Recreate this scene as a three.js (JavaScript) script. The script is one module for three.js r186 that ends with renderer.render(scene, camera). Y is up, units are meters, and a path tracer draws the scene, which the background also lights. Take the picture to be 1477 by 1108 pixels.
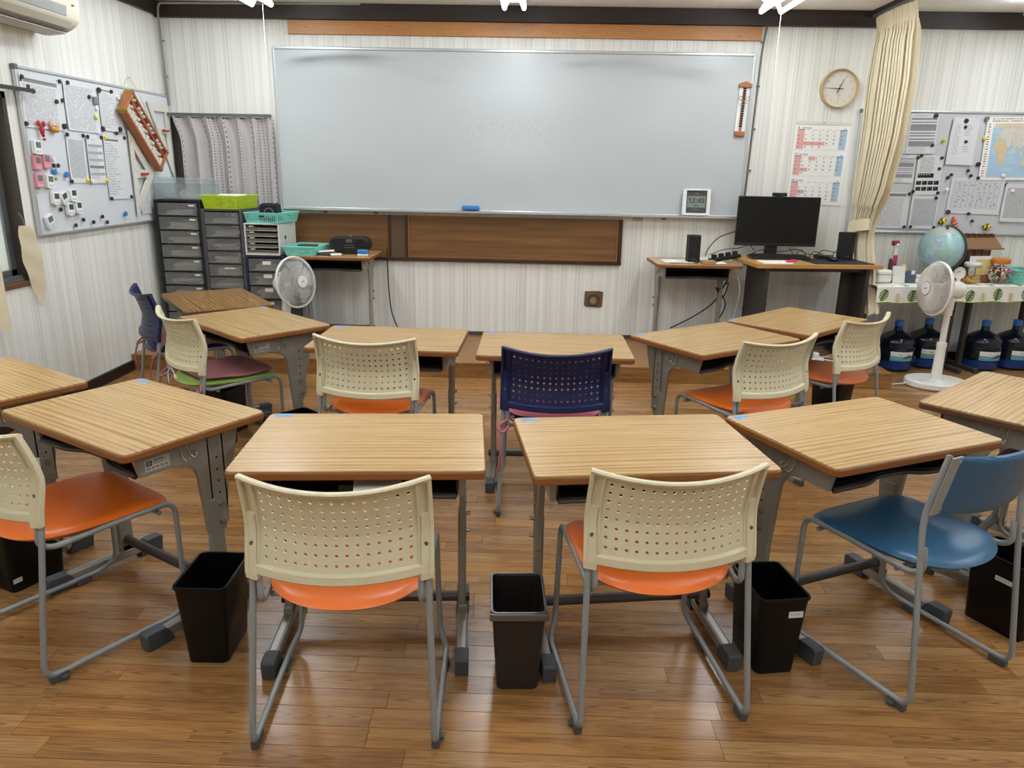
import * as THREE from 'three';
import { RoundedBoxGeometry } from 'three/addons/geometries/RoundedBoxGeometry.js';
import { mergeGeometries, toCreasedNormals } from 'three/addons/utils/BufferGeometryUtils.js';
import { RectAreaLightUniformsLib } from 'three/addons/lights/RectAreaLightUniformsLib.js';

// ---------------------------------------------------------------- camera, sky, lamps, exposure
const scene = new THREE.Scene();
const D2R = Math.PI / 180;
const camera = new THREE.PerspectiveCamera(54.573, 1477 / 1108, 0.05, 60);
camera.position.set(0, 1.4308, 0);
camera.rotation.set(-16.143 * D2R, 1.4 * D2R, 1.104 * D2R, 'YXZ');
scene.background = new THREE.Color(1.55, 1.62, 1.62);          // overcast daylight outside the windows
const renderer = new THREE.WebGLRenderer({ antialias: true });
renderer.toneMapping = THREE.LinearToneMapping;
renderer.toneMappingExposure = 1.33;
renderer.shadowMap.enabled = true;
RectAreaLightUniformsLib.init();
const TUBE_NITS = 46, TUBE_GLOW = 24, TUBE_COLOR = new THREE.Color(0.90, 0.98, 1.06);
const LAMP_X = [-1.90, -0.17, 1.56, 3.32], LAMP_Z = [-4.98, -2.55, -0.1], ROW = [.62, .72, .62];

// ---------------------------------------------------------------- helpers
let seed = 7;
const rnd = () => { seed = (seed * 1664525 + 1013904223) >>> 0; return seed / 4294967296; };
const hash = (x, y, s = 0) => { let h = (x * 374761393 + y * 668265263 + s * 2147483647) | 0; h = Math.imul(h ^ (h >>> 13), 1274126177); h ^= h >>> 16; return (h >>> 0) / 4294967296; };
function noise(x, y, s = 0) {
  const xi = Math.floor(x), yi = Math.floor(y), fx = x - xi, fy = y - yi, u = fx * fx * (3 - 2 * fx), v = fy * fy * (3 - 2 * fy);
  return (hash(xi, yi, s) * (1 - u) + hash(xi + 1, yi, s) * u) * (1 - v) + (hash(xi, yi + 1, s) * (1 - u) + hash(xi + 1, yi + 1, s) * u) * v;
}
const mix = (a, b, t) => a + (b - a) * t;
const mix3 = (a, b, t) => [mix(a[0], b[0], t), mix(a[1], b[1], t), mix(a[2], b[2], t)];
const clamp = (x, a = 0, b = 1) => Math.min(b, Math.max(a, x));
const smooth = (a, b, x) => { const t = clamp((x - a) / (b - a)); return t * t * (3 - 2 * t); };
function dataTex(w, h, fn, srgb = true, rx = 1, ry = 1) {          // fn(u, v) -> [r, g, b] 0..255
  const d = new Uint8Array(w * h * 4);
  for (let j = 0; j < h; j++) for (let i = 0; i < w; i++) {
    const c = fn((i + .5) / w, (j + .5) / h, i, j), k = (j * w + i) * 4;
    d[k] = clamp(c[0], 0, 255); d[k + 1] = clamp(c[1], 0, 255); d[k + 2] = clamp(c[2], 0, 255); d[k + 3] = 255;
  }
  const t = new THREE.DataTexture(d, w, h); t.magFilter = THREE.LinearFilter; t.minFilter = THREE.LinearMipmapLinearFilter; t.generateMipmaps = true;
  t.wrapS = t.wrapT = THREE.RepeatWrapping; t.repeat.set(rx, ry); if (srgb) t.colorSpace = THREE.SRGBColorSpace; t.needsUpdate = true; return t;
}
function canvasTex(w, h, draw) {
  const c = document.createElement('canvas'); c.width = w; c.height = h; draw(c.getContext('2d'), w, h);
  const t = new THREE.CanvasTexture(c); t.colorSpace = THREE.SRGBColorSpace; return t;
}
const M = (color, o = {}) => {
  const { rough = .5, metal = 0, phys, ...rest } = o;
  const p = { color, roughness: rough, metalness: metal, ...rest };
  return phys ? new THREE.MeshPhysicalMaterial({ ...p, ...phys }) : new THREE.MeshStandardMaterial(p);
};
function clean(g) {
  let h = g.index ? g.toNonIndexed() : g;
  for (const k of Object.keys(h.attributes)) if (!['position', 'normal', 'uv'].includes(k)) h.deleteAttribute(k);
  if (!h.attributes.uv) h.setAttribute('uv', new THREE.BufferAttribute(new Float32Array(h.attributes.position.count * 2), 2));
  if (!h.attributes.normal) h.computeVertexNormals();
  h.morphAttributes = {};
  return h;
}
const merge = (...gs) => { const l = gs.flat(3); return l.length === 1 ? clean(l[0]) : mergeGeometries(l.map(clean)); };
const at = (g, x = 0, y = 0, z = 0, rx = 0, ry = 0, rz = 0) => { if (rx) g.rotateX(rx); if (ry) g.rotateY(ry); if (rz) g.rotateZ(rz); return g.translate(x, y, z); };
const box = (w, h, d, x = 0, y = 0, z = 0, rx = 0, ry = 0, rz = 0) => at(new THREE.BoxGeometry(w, h, d), x, y, z, rx, ry, rz);
const rbox = (w, h, d, r, x = 0, y = 0, z = 0, rx = 0, ry = 0, rz = 0) => at(new RoundedBoxGeometry(w, h, d, 2, Math.min(r, w / 2.01, h / 2.01, d / 2.01)), x, y, z, rx, ry, rz);
const cyl = (r0, r1, h, n = 20, x = 0, y = 0, z = 0, rx = 0, ry = 0, rz = 0) => at(new THREE.CylinderGeometry(r0, r1, h, n), x, y, z, rx, ry, rz);
const sph = (r, x = 0, y = 0, z = 0, sx = 1, sy = 1, sz = 1, n = 16) => new THREE.SphereGeometry(r, n, Math.max(8, n * .6 | 0)).scale(sx, sy, sz).translate(x, y, z);
const lathe = (pts, n = 32) => new THREE.LatheGeometry(pts.map(p => new THREE.Vector2(p[0], p[1])), n);
function extrude(shape, depth, bevel = 0, seg = 2, curve = 8) {
  return new THREE.ExtrudeGeometry(shape, { depth, bevelEnabled: bevel > 0, bevelSize: bevel, bevelThickness: bevel, bevelSegments: seg, curveSegments: curve, bevelOffset: -bevel });
}
const poly = pts => new THREE.Shape(pts.map(p => new THREE.Vector2(p[0], p[1])));
function roundRect(w, h, r) {
  const s = new THREE.Shape(), x = -w / 2, y = -h / 2;
  s.moveTo(x + r, y); s.lineTo(x + w - r, y); s.absarc(x + w - r, y + r, r, -Math.PI / 2, 0); s.lineTo(x + w, y + h - r); s.absarc(x + w - r, y + h - r, r, 0, Math.PI / 2);
  s.lineTo(x + r, y + h); s.absarc(x + r, y + h - r, r, Math.PI / 2, Math.PI); s.lineTo(x, y + r); s.absarc(x + r, y + r, r, Math.PI, Math.PI * 1.5); return s;
}
const V = (x, y, z) => new THREE.Vector3(x, y, z);
function sweep(P, r, n = 8) {                                       // round tube through the points
  const pos = [], idx = [], N = P.length; let nrm = null;
  for (let i = 0; i < N; i++) {
    const t = V(0, 0, 0).subVectors(P[Math.min(i + 1, N - 1)], P[Math.max(i - 1, 0)]).normalize();
    if (!nrm) nrm = Math.abs(t.y) < .9 ? V(0, 1, 0) : V(1, 0, 0);
    nrm = nrm.clone().addScaledVector(t, -nrm.dot(t)).normalize();
    const b = V(0, 0, 0).crossVectors(t, nrm), rr = typeof r === 'function' ? r(i / (N - 1)) : r;
    for (let k = 0; k < n; k++) { const a = k / n * Math.PI * 2; pos.push(P[i].x + rr * (Math.cos(a) * nrm.x + Math.sin(a) * b.x), P[i].y + rr * (Math.cos(a) * nrm.y + Math.sin(a) * b.y), P[i].z + rr * (Math.cos(a) * nrm.z + Math.sin(a) * b.z)); }
    if (i) for (let k = 0; k < n; k++) { const a = (i - 1) * n + k, c = (i - 1) * n + (k + 1) % n; idx.push(a, c, a + n, c, c + n, a + n); }
  }
  for (let k = 1; k < n - 1; k++) { idx.push(0, k + 1, k); const e = (N - 1) * n; idx.push(e, e + k, e + k + 1); }
  const g = new THREE.BufferGeometry(); g.setAttribute('position', new THREE.Float32BufferAttribute(pos, 3)); g.setIndex(idx); g.computeVertexNormals(); return g;
}
function pipe(pts, r, fil = .03, n = 8) {                           // straight runs with rounded bends
  const p = pts.map(a => V(...a)), out = [p[0]];
  for (let i = 1; i < p.length - 1; i++) {
    const a = p[i - 1].clone().sub(p[i]), b = p[i + 1].clone().sub(p[i]), f = Math.min(fil, a.length() * .48, b.length() * .48);
    const s = p[i].clone().addScaledVector(a.normalize(), f), e = p[i].clone().addScaledVector(b.normalize(), f);
    for (let k = 0; k <= 5; k++) { const t = k / 5; out.push(s.clone().multiplyScalar((1 - t) * (1 - t)).addScaledVector(p[i], 2 * t * (1 - t)).addScaledVector(e, t * t)); }
  }
  out.push(p[p.length - 1]); return sweep(out, r, n);
}
const cable = (pts, r, n = 6, seg = 40) => sweep(new THREE.CatmullRomCurve3(pts.map(a => V(...a))).getPoints(seg), r, n);
function grid(nu, nv, fn, flip = false) {                           // surface from fn(u, v) -> [x, y, z]
  const pos = [], uv = [], idx = [];
  for (let j = 0; j <= nv; j++) for (let i = 0; i <= nu; i++) { pos.push(...fn(i / nu, j / nv)); uv.push(i / nu, j / nv); }
  for (let j = 0; j < nv; j++) for (let i = 0; i < nu; i++) { const a = j * (nu + 1) + i, b = a + 1, c = a + nu + 1, d = c + 1; flip ? idx.push(a, c, b, b, c, d) : idx.push(a, b, c, b, d, c); }
  const g = new THREE.BufferGeometry(); g.setAttribute('position', new THREE.Float32BufferAttribute(pos, 3)); g.setAttribute('uv', new THREE.Float32BufferAttribute(uv, 2)); g.setIndex(idx); g.computeVertexNormals(); return g;
}
function metreUV(g, off = [0, 0]) {                                 // uv in metres, by the facing of each vertex
  const h = clean(g), p = h.attributes.position, n = h.attributes.normal, u = h.attributes.uv;
  for (let i = 0; i < p.count; i++) {
    const ax = Math.abs(n.getX(i)), ay = Math.abs(n.getY(i)), az = Math.abs(n.getZ(i));
    if (ay >= ax && ay >= az) u.setXY(i, p.getX(i) + off[0], p.getZ(i) + off[1]);
    else if (ax >= az) u.setXY(i, p.getZ(i) + off[0], p.getY(i) + off[1]);
    else u.setXY(i, p.getX(i) + off[0], p.getY(i) + off[1]);
  }
  return h;
}
const names = new Map();
function numbered(n) { const k = names.get(n) || 0; names.set(n, k + 1); return k ? `${n}_${String(k).padStart(3, '0')}` : n; }
function tag(o, label, category, group, kind) { Object.assign(o.userData, { label, category }); if (group) o.userData.group = group; if (kind) o.userData.kind = kind; return o; }
function thing(name, label, category, pos = [0, 0, 0], turn = 0, group) {
  const o = new THREE.Group(); o.name = numbered(name); o.position.set(...pos); o.rotation.y = turn; scene.add(o); return tag(o, label, category, group);
}
function part(parent, name, g, m, label) {
  const o = new THREE.Mesh(Array.isArray(g) ? merge(g) : g, m); o.name = name; o.castShadow = o.receiveShadow = true; if (label) o.userData.label = label; parent.add(o); return o;
}
function solo(name, label, category, g, m, pos = [0, 0, 0], turn = 0, group) {
  const o = new THREE.Mesh(Array.isArray(g) ? merge(g) : g, m); o.name = numbered(name); o.castShadow = o.receiveShadow = true; o.position.set(...pos); o.rotation.y = turn; scene.add(o); return tag(o, label, category, group);
}
function struct(name, g, m, parent) {
  const o = new THREE.Mesh(Array.isArray(g) ? merge(g) : g, m); o.name = parent ? name : numbered(name); o.castShadow = o.receiveShadow = true; (parent || scene).add(o); if (!parent) o.userData.kind = 'structure'; return o;
}
function sgroup(name) { const o = new THREE.Group(); o.name = numbered(name); o.userData.kind = 'structure'; scene.add(o); return o; }
function dup(root, pos, turn, label, group) {
  const r = root.clone(); r.userData = { ...root.userData }; r.name = numbered(root.name.replace(/_\d{3}$/, '')); scene.add(r); r.position.set(...pos); r.rotation.y = turn; if (label) r.userData.label = label; if (group) r.userData.group = group; return r;
}

// ---------------------------------------------------------------- surface textures
const wallTex = dataTex(1024, 64, (u, v, i) => {
  const a = hash(i >> 1, 3), b = noise(u * 90, 0, 4), c = noise(u * 260, v * 3, 5);
  let l = 226 + (b - .5) * 18 + (c - .5) * 12; if (a > .90) l -= 26 * hash(i >> 1, 9); if (a < .14) l += 14;
  return [l, l - 1, l - 9];
}, true, 1 / 0.9, 1 / 1.3);
const lamTex = dataTex(1024, 512, (u, v) => {
  const w = v + .010 * (noise(u * 3, v * 4, 2) - .5) + .003 * (noise(u * 14, v * 9, 3) - .5);
  const a = noise(7, w * 46, 11), b = noise(3 + u * .7, w * 92, 12), e = noise(u * 26, w * 260, 13), s = noise(u * 5, w * 22, 15);
  const ph = v * 23 + 1.6 * noise(1, v * 8, 16) + .35 * (noise(u * 3.5, v * 7, 17) - .5), ln = Math.pow(.5 + .5 * Math.cos(ph * Math.PI * 2), 2.2) * (.35 + .75 * noise(u * 4 + Math.round(ph) * 3.1, Math.round(ph) * 1.7, 18));
  let t = ln * .72 + smooth(.55, .95, a) * .14 + smooth(.5, .9, b) * .16 + (e - .5) * .26 + (s - .5) * .22 + .06;
  return mix3([194, 160, 106], [142, 106, 60], clamp(t));
});
const oak = (u, v) => {
  const y = v * 9, k = Math.floor(y), f = y - k;                       // nine strips of different grain
  const cath = noise(k * 5.3 + u * 2.2, k * 7.7, 21), g = Math.abs(((f - .5) * (f - .5) * 9 + cath * 5 + u * (k % 2 ? .9 : -.7)) * 3.2 % 1 - .5) * 2;
  const fine = noise(u * 24, v * 420, 22), broad = noise(u * 4 + k * 3, v * 30, 23);
  const t = smooth(.55, 1, g) * (k % 3 ? .55 : .2) + (fine - .5) * .75 + (broad - .5) * .6 + .25;
  return mix3([172, 130, 82], [120, 85, 50], clamp(t));
};
const floorTex = dataTex(1024, 1024, oak, true, 1 / 1.1, 1 / 0.66);
const boardTex = dataTex(2048, 128, (u, v) => {
  const d = (v - .5) * 1.6, n = noise(u * 9, v * 1.5, 31) * 1.8 + noise(u * 30, v * 3, 32) * .35;
  const g = Math.abs(((d * d * 3 + n * 1.5) * 5) % 1 - .5) * 2, f = noise(u * 40, v * 60, 33);
  return mix3([206, 152, 92], [160, 100, 50], clamp(smooth(.75, 1, g) * .8 + (f - .5) * .4 + .15));
});
const panelTex = dataTex(1024, 256, (u, v) => {
  const f = noise(u * 10, v * 90, 41), g = noise(u * 3, v * 12, 42), s = hash(Math.floor(u * 500), Math.floor(v * 120), 43) > .9988 ? 1 : 0;
  return mix3([132, 93, 49], [100, 67, 32], clamp((f - .5) * .7 + (g - .5) * .9 + .45 + s));
});
const ceilTex = dataTex(512, 512, (u, v, i, j) => {
  const n = noise(u * 120, v * 60, 51), h = noise(u * 200, v * 150, 52); let l = 250 + (n - .5) * 10; if (h > .80) l -= 46; return [l, l - 4, l - 10];
}, true, 1 / .6, 1 / .6);
const wbTex = dataTex(1024, 340, (u, v) => {
  const top = smooth(.78, .95, v), a = noise(u * 7, v * 16, 61), b = noise(u * 2.2, 1, 62), c = noise(u * 34, v * 5, 63);
  const zl = smooth(.0, .08, u) * (1 - smooth(.30, .40, u)), zr = smooth(.58, .66, u) * (1 - smooth(.86, .97, u));
  const arc = (c, k, y, w) => Math.exp(-Math.pow((v - (y - k * (u - c) * (u - c)) - .012 * (a - .5)) / w, 2));
  let d = (zl * (40 * arc(.2, 1.1, .955, .018) + 24 * arc(.14, 2.2, .93, .03)) + zr * (34 * arc(.74, 1.4, .945, .022) + 20 * arc(.68, 1.2, .92, .04))) * smooth(.15, .8, a * .5 + b * .5);
  d += smooth(.3, .45, u) * (1 - smooth(.55, .7, u)) * smooth(.4, .5, v) * (1 - smooth(.55, .66, v)) * (noise(u * 220, v * 90, 64) > .72 ? 7 : 0);
  d += (noise(u * 6, v * 5, 65) - .5) * 6;
  const l = 194 - d; return [l - 4, l + 1, l + 1];
});
const clothTex = dataTex(256, 256, (u, v) => { const a = Math.sin(u * 256 * Math.PI / 2) * .5, b = Math.sin(v * 256 * Math.PI / 2) * .5, l = 128 + 60 * (a * b) + (hash(u * 256 | 0, v * 256 | 0, 71) - .5) * 50; return [l, l, l]; }, false, 12, 12);

// ---------------------------------------------------------------- materials
const m = {
  wall: M(0xffffff, { map: wallTex, rough: .75 }),
  ceil: M(0xffffff, { map: ceilTex, rough: .9 }),
  darkwood: M(0x2a1c15, { rough: .45 }),
  floor: [M(0xffffff, { map: floorTex, rough: .25 }), M(0xf4ece0, { map: floorTex, rough: .27 }), M(0xfff6e6, { map: floorTex, rough: .23 }), M(0xeae2d6, { map: floorTex, rough: .26 })],
  subfloor: M(0x1c120b, { rough: .8 }),
  dais: M(0xf0e4cc, { map: floorTex, rough: .36 }),
  board: M(0xf2eae4, { map: boardTex, rough: .45 }),
  panel: M(0xffffff, { map: panelTex, rough: .5 }),
  laminate: M(0xffffff, { map: lamTex, rough: .27 }),
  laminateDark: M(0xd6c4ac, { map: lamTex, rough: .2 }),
  edge: M(0x835022, { rough: .42 }),
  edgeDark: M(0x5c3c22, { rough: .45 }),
  steel: M(0x8f8a7e, { rough: .42, metal: .15 }),
  steelDark: M(0x4a4642, { rough: .45, metal: .2 }),
  trayIn: M(0x2b2927, { rough: .5, metal: .1 }),
  chrome: M(0xb9b9b6, { rough: .25, metal: .9 }),
  worn: M(0x8d8880, { rough: .35, metal: .5 }),
  capGrey: M(0x45474a, { rough: .6 }),
  tube: M(0x8f9392, { rough: .36, metal: .12 }),
  glide: M(0x4b4e50, { rough: .6 }),
  cream: M(0xd4cba9, { rough: .42 }),
  navy: M(0x141e49, { rough: .38 }),
  orange: M(0xdb6a1f, { rough: .36 }),
  salmon: M(0xc96a3c, { rough: .4 }),
  green: M(0x8fae52, { rough: .45 }),
  blueVinyl: M(0x2c5877, { rough: .34 }),
  pink: M(0xa2666a, { rough: .95, bumpMap: clothTex, bumpScale: .0006 }),
  rose: M(0xb8636d, { rough: .95, bumpMap: clothTex, bumpScale: .0006 }),
  tape: M(0x4b8fd6, { rough: .6 }),
  black: M(0x101010, { rough: .38 }),
  blackMatte: M(0x17171a, { rough: .7 }),
  bin: M(0x040404, { rough: .42, phys: { specularIntensity: .6 } }),
  binBrown: M(0x241e1b, { rough: .5 }),
  white: M(0xe9e9e6, { rough: .35 }),
  whitePlastic: M(0xe2e0da, { rough: .3 }),
  alu: M(0xc7cacb, { rough: .3, metal: .6 }),
  aluDark: M(0x6d7071, { rough: .4, metal: .5 }),
  paper: M(0xeeeeea, { rough: .8 }),
  paperEdge: M(0xd9d4c5, { rough: .85 }),
  sticker: M(0xe6e3da, { rough: .7 }),
  red: M(0xb9202c, { rough: .4 }), yellow: M(0xe3cf26, { rough: .45 }), blue: M(0x2f7fc4, { rough: .4 }), greenBright: M(0x79b23a, { rough: .5 }),
  magnet: M(0x2a2b2e, { rough: .4 }), magnetGrey: M(0x77797b, { rough: .4 }),
  lcd: M(0x6d7872, { rough: .25 }), lcdDark: M(0x4a504f, { rough: .25 }),
  pinkPlastic: M(0xd98a9b, { rough: .35 }),
  smoke: M(0xe4e4e2, { rough: .08, phys: { transmission: .9, thickness: 0 } }),
  clear: M(0xf1f5f6, { rough: .14, phys: { transmission: .88, thickness: 0 } }),
  glass: M(0xffffff, { rough: .03, phys: { transmission: 1, thickness: 0, ior: 1.45 } }),
  frost: M(0xe9ece6, { rough: .55, phys: { transmission: .9, thickness: 0 } }),
  towerBlack: M(0x111214, { rough: .4 }), towerGrey: M(0x4a484a, { rough: .5 }), towerNavy: M(0x1a2038, { rough: .45 }),
  lime: M(0xb9d018, { rough: .42 }), teal: M(0x84d4c4, { rough: .42 }),
  greyWhite: M(0xd9d7cf, { rough: .45 }),
  creamCloth: M(0xdfd2b2, { rough: .95, bumpMap: clothTex, bumpScale: .0004, side: THREE.DoubleSide, phys: { transmission: .06, thickness: 0 } }),
  wood: M(0xa9673a, { rough: .5 }), woodPale: M(0xc6a678, { rough: .5 }), brass: M(0xb08b3e, { rough: .3, metal: .8 }),
  officeLeg: M(0x34302c, { rough: .5 }), officeTop: M(0xb78a4c, { rough: .4 }),
  cableBlack: M(0x141414, { rough: .5 }), cableGrey: M(0xb0aea8, { rough: .5 }), cableWhite: M(0xe6e4de, { rough: .45 }),
};
const ZW = -5.985, XL = -2.836, HC = 2.565, DAIS = .112, ZD = -5.058;

// ---------------------------------------------------------------- room shell
{
  const T = .14, X1 = 5.2, Z1 = 2.4;
  const f = struct('floor', box(X1 - XL + 2 * T, .08, Z1 - ZW + 2 * T, (X1 + XL) / 2, -.053, (Z1 + ZW) / 2), m.subfloor);
  // boards of the strip floor: rows along x, butt joints staggered
  const P = .0733, L = .92, variants = [];
  for (let k = 0; k < 9; k++) variants.push(metreUV(box(L - .0012, .013, P - .0019, 0, -.0065, 0), [.55 + k * .137, .0366 + k * .0733]));
  const near = [], rest = [];
  for (let r = -53; r < 62; r++) {
    const z = -1.486 - P / 2 - r * P; if (z < ZW || z > Z1) continue;
    const off = hash(r, 5) * L; 
    for (let i = -5; i < 8; i++) {
      const x = i * L + off; if (x - L / 2 > X1 || x + L / 2 < XL) continue;
      const reach = -z * .70 + .3, inView = z < -1.25 && z > ZD - .05 && Math.abs(x + .02) < reach + .2 && x + L / 2 > XL && x < 3.2;
      const e = [r, i, x, z]; (inView ? near : rest).push(e);
    }
  }
  near.sort((a, b) => b[3] - a[3]);
  const parts = near.slice(0, 300), more = near.slice(300).concat(rest), clipX = x => Math.max(x, XL + .001);
  for (const [r, i, x, z] of parts) {
    const k = Math.floor(hash(r, i, 6) * 9), o = new THREE.Mesh(variants[k], m.floor[Math.floor(hash(r, i, 8) * 4)]); o.name = 'floor_board'; o.position.set(x, 0, z); o.receiveShadow = true;
    if (x - L / 2 < XL) { const a = XL, b = x + L / 2; o.scale.x = (b - a) / L; o.position.x = (a + b) / 2; }
    f.add(o);
  }
  const ms = more.map(([r, i, x, z]) => variants[Math.floor(hash(r, i, 6) * 9)].clone().translate(x, 0, z));
  const s = part(f, 'floor_board_field', ms, m.floor[0]); s.userData.kind = 'stuff';

  // walls, with the two window openings left open
  const wallF = [], W1 = [-2.80, -2.03, .95, 1.765];
  wallF.push(box(W1[0] - XL + T, HC, T, (W1[0] + XL - T) / 2, HC / 2, ZW - T / 2), box(X1 + T - W1[1], HC, T, (X1 + T + W1[1]) / 2, HC / 2, ZW - T / 2));
  wallF.push(box(W1[1] - W1[0], W1[2], T, (W1[0] + W1[1]) / 2, W1[2] / 2, ZW - T / 2), box(W1[1] - W1[0], HC - W1[3], T, (W1[0] + W1[1]) / 2, (HC + W1[3]) / 2, ZW - T / 2));
  struct('wall_front', metreUV(merge(wallF)), m.wall);
  const W2 = [-4.13, -2.35, .775, 1.77], wallL = [];
  wallL.push(box(T, HC, W2[0] - ZW, XL - T / 2, HC / 2, (W2[0] + ZW) / 2), box(T, HC, Z1 - W2[1], XL - T / 2, HC / 2, (Z1 + W2[1]) / 2));
  wallL.push(box(T, W2[2], W2[1] - W2[0], XL - T / 2, W2[2] / 2, (W2[0] + W2[1]) / 2), box(T, HC - W2[3], W2[1] - W2[0], XL - T / 2, (HC + W2[3]) / 2, (W2[0] + W2[1]) / 2));
  struct('wall_left', metreUV(merge(wallL)), m.wall);
  struct('wall_right', metreUV(box(T, HC, Z1 - ZW, X1 + T / 2, HC / 2, (Z1 + ZW) / 2)), m.wall);
  struct('wall_back', metreUV(box(X1 - XL + 2 * T, HC, T, (X1 + XL) / 2, HC / 2, Z1 + T / 2)), m.wall);
  // ceiling board with its tiles
  const c = struct('ceiling', box(X1 - XL + 2 * T, .08, Z1 - ZW + 2 * T, (X1 + XL) / 2, HC + .048, (Z1 + ZW) / 2), m.ceil);
  const tg = metreUV(box(.908, .008, .453, 0, HC + .004, 0)), far = [], tiles = [];
  for (let i = 0; i < 9; i++) for (let j = 0; j < 19; j++) { const x = XL + .32 + i * .91, z = ZW + .227 + j * .455; if (x > X1 || z > Z1) continue; (z < -4.2 ? tiles : far).push([x, z]); }
  for (const [x, z] of tiles) { const o = part(c, 'ceiling_tile', tg, m.ceil); o.position.set(x, 0, z); }
  part(c, 'ceiling_tile_field', far.map(([x, z]) => tg.clone().translate(x, 0, z)), m.ceil).userData.kind = 'stuff';
  // dark beams under the ceiling
  struct('trim_1', box(X1 - XL, .108, .05, (X1 + XL) / 2, 2.511, ZW + .022), m.darkwood);
  struct('trim_2', box(.03, .10, Z1 - ZW, XL + .012, 2.517, (Z1 + ZW) / 2), m.darkwood);
  struct('baseboard_left', box(.02, .07, Z1 - ZD, XL + .01, .035, (Z1 + ZD) / 2), M(0x1d1512, { rough: .5 }));
  struct('baseboard_front', box(X1 - 2.52, .07, .018, (X1 + 2.52) / 2, .035, ZW + .009), M(0x1d1512, { rough: .5 }));
  struct('trim_3', box(2.515 - XL, .03, .012, (2.515 + XL) / 2, DAIS + .014, ZW + .006), M(0x4a4036, { rough: .6 }));
  // dais: carcass, nosing and face boards, deck boards
  const d = struct('dais_platform', box(2.505 - XL, DAIS - .016, ZD - ZW - .02, (2.505 + XL) / 2, (DAIS - .016) / 2, (ZD + ZW - .02) / 2), m.subfloor);
  const fw = 1.072;
  for (let k = 0; k < 5; k++) part(d, 'face_board', metreUV(box(fw - .002, DAIS - .017, .016, XL + fw * (k + .5), (DAIS - .017) / 2, ZD - .012), [k * .31, k * .21]), m.dais);
  part(d, 'face_board', metreUV(box(.012, DAIS - .017, ZD - ZW - .02, 2.511, (DAIS - .017) / 2, (ZD + ZW - .02) / 2), [.2, .4]), m.dais);
  for (let r = 0; r < 9; r++) for (let i = 0; i < 6; i++) {
    const w = .92, x0 = Math.max(XL, XL + i * w + (hash(r, 77) - 1) * w + .02), x1 = Math.min(2.517, XL + (i + 1) * w + (hash(r, 77) - 1) * w + .02 - .001 + (i === 5 ? w : 0)); if (x1 - x0 < .02) continue;
    const z1 = ZD - r * .1028, pw = r ? .1018 : .1028;
    part(d, 'deck_board', metreUV(box(x1 - x0, .015, pw, (x0 + x1) / 2, DAIS - .0075, z1 - pw / 2), [hash(r, i, 3), hash(r, i, 4) * 3]), m.dais);
  }
}
// windows
{
  const w = sgroup('window_1'), fr = M(0x3a332c, { rough: .5 });
  const a = [-2.80, -2.03, .95, 1.765], zc = ZW - .05;
  struct('window_frame', [box(.04, .815, .14, a[0] + .02, 1.3575, zc), box(.04, .815, .14, a[1] - .02, 1.3575, zc), box(.77, .035, .14, -2.415, 1.748, zc), box(.77, .035, .14, -2.415, .967, zc)], fr, w);
  struct('sash', [box(.03, .745, .03, -2.745, 1.357, zc), box(.03, .745, .03, -2.085, 1.357, zc), box(.03, .745, .03, -2.415, 1.357, zc), box(.69, .03, .03, -2.415, 1.716, zc), box(.69, .03, .03, -2.415, 1, zc)], m.aluDark, w);
  for (const x of [-2.58, -2.25]) struct('pane', box(.30, .69, .004, x, 1.357, zc), m.frost, w);
  const w2 = sgroup('window_2'), z0 = -4.13, z1 = -2.35, y0 = .775, y1 = 1.77, xc = XL - .07, zm = (z0 + z1) / 2;
  struct('window_frame', [box(.16, 1.0, .03, xc + .01, 1.2725, z0 + .015), box(.16, 1.0, .03, xc + .01, 1.2725, z1 - .015), box(.16, .03, 1.78, xc + .01, 1.755, zm)], fr, w2);
  struct('sill', rbox(.15, .03, 1.80, .006, XL - .062, .762, zm), M(0x6a4526, { rough: .45 }), w2);
  for (const [s0, s1, x] of [[z0 + .04, zm + .03, XL - .055], [zm - .03, z1 - .04, XL - .09]]) {
    const c = (s0 + s1) / 2, l = s1 - s0;
    struct('sash', [box(.028, .93, .045, x, 1.265, s0 + .022), box(.028, .93, .045, x, 1.265, s1 - .022), box(.028, .05, l, x, .815, c), box(.028, .04, l, x, 1.715, c)], m.aluDark, w2);
    struct('pane', box(.004, .86, l - .09, x, 1.265, c), m.frost, w2);
  }
  struct('track', [box(.11, .02, 1.7, xc + .01, .788, zm), box(.012, .03, 1.7, XL - .02, .795, zm)], m.aluDark, w2);
}

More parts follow.
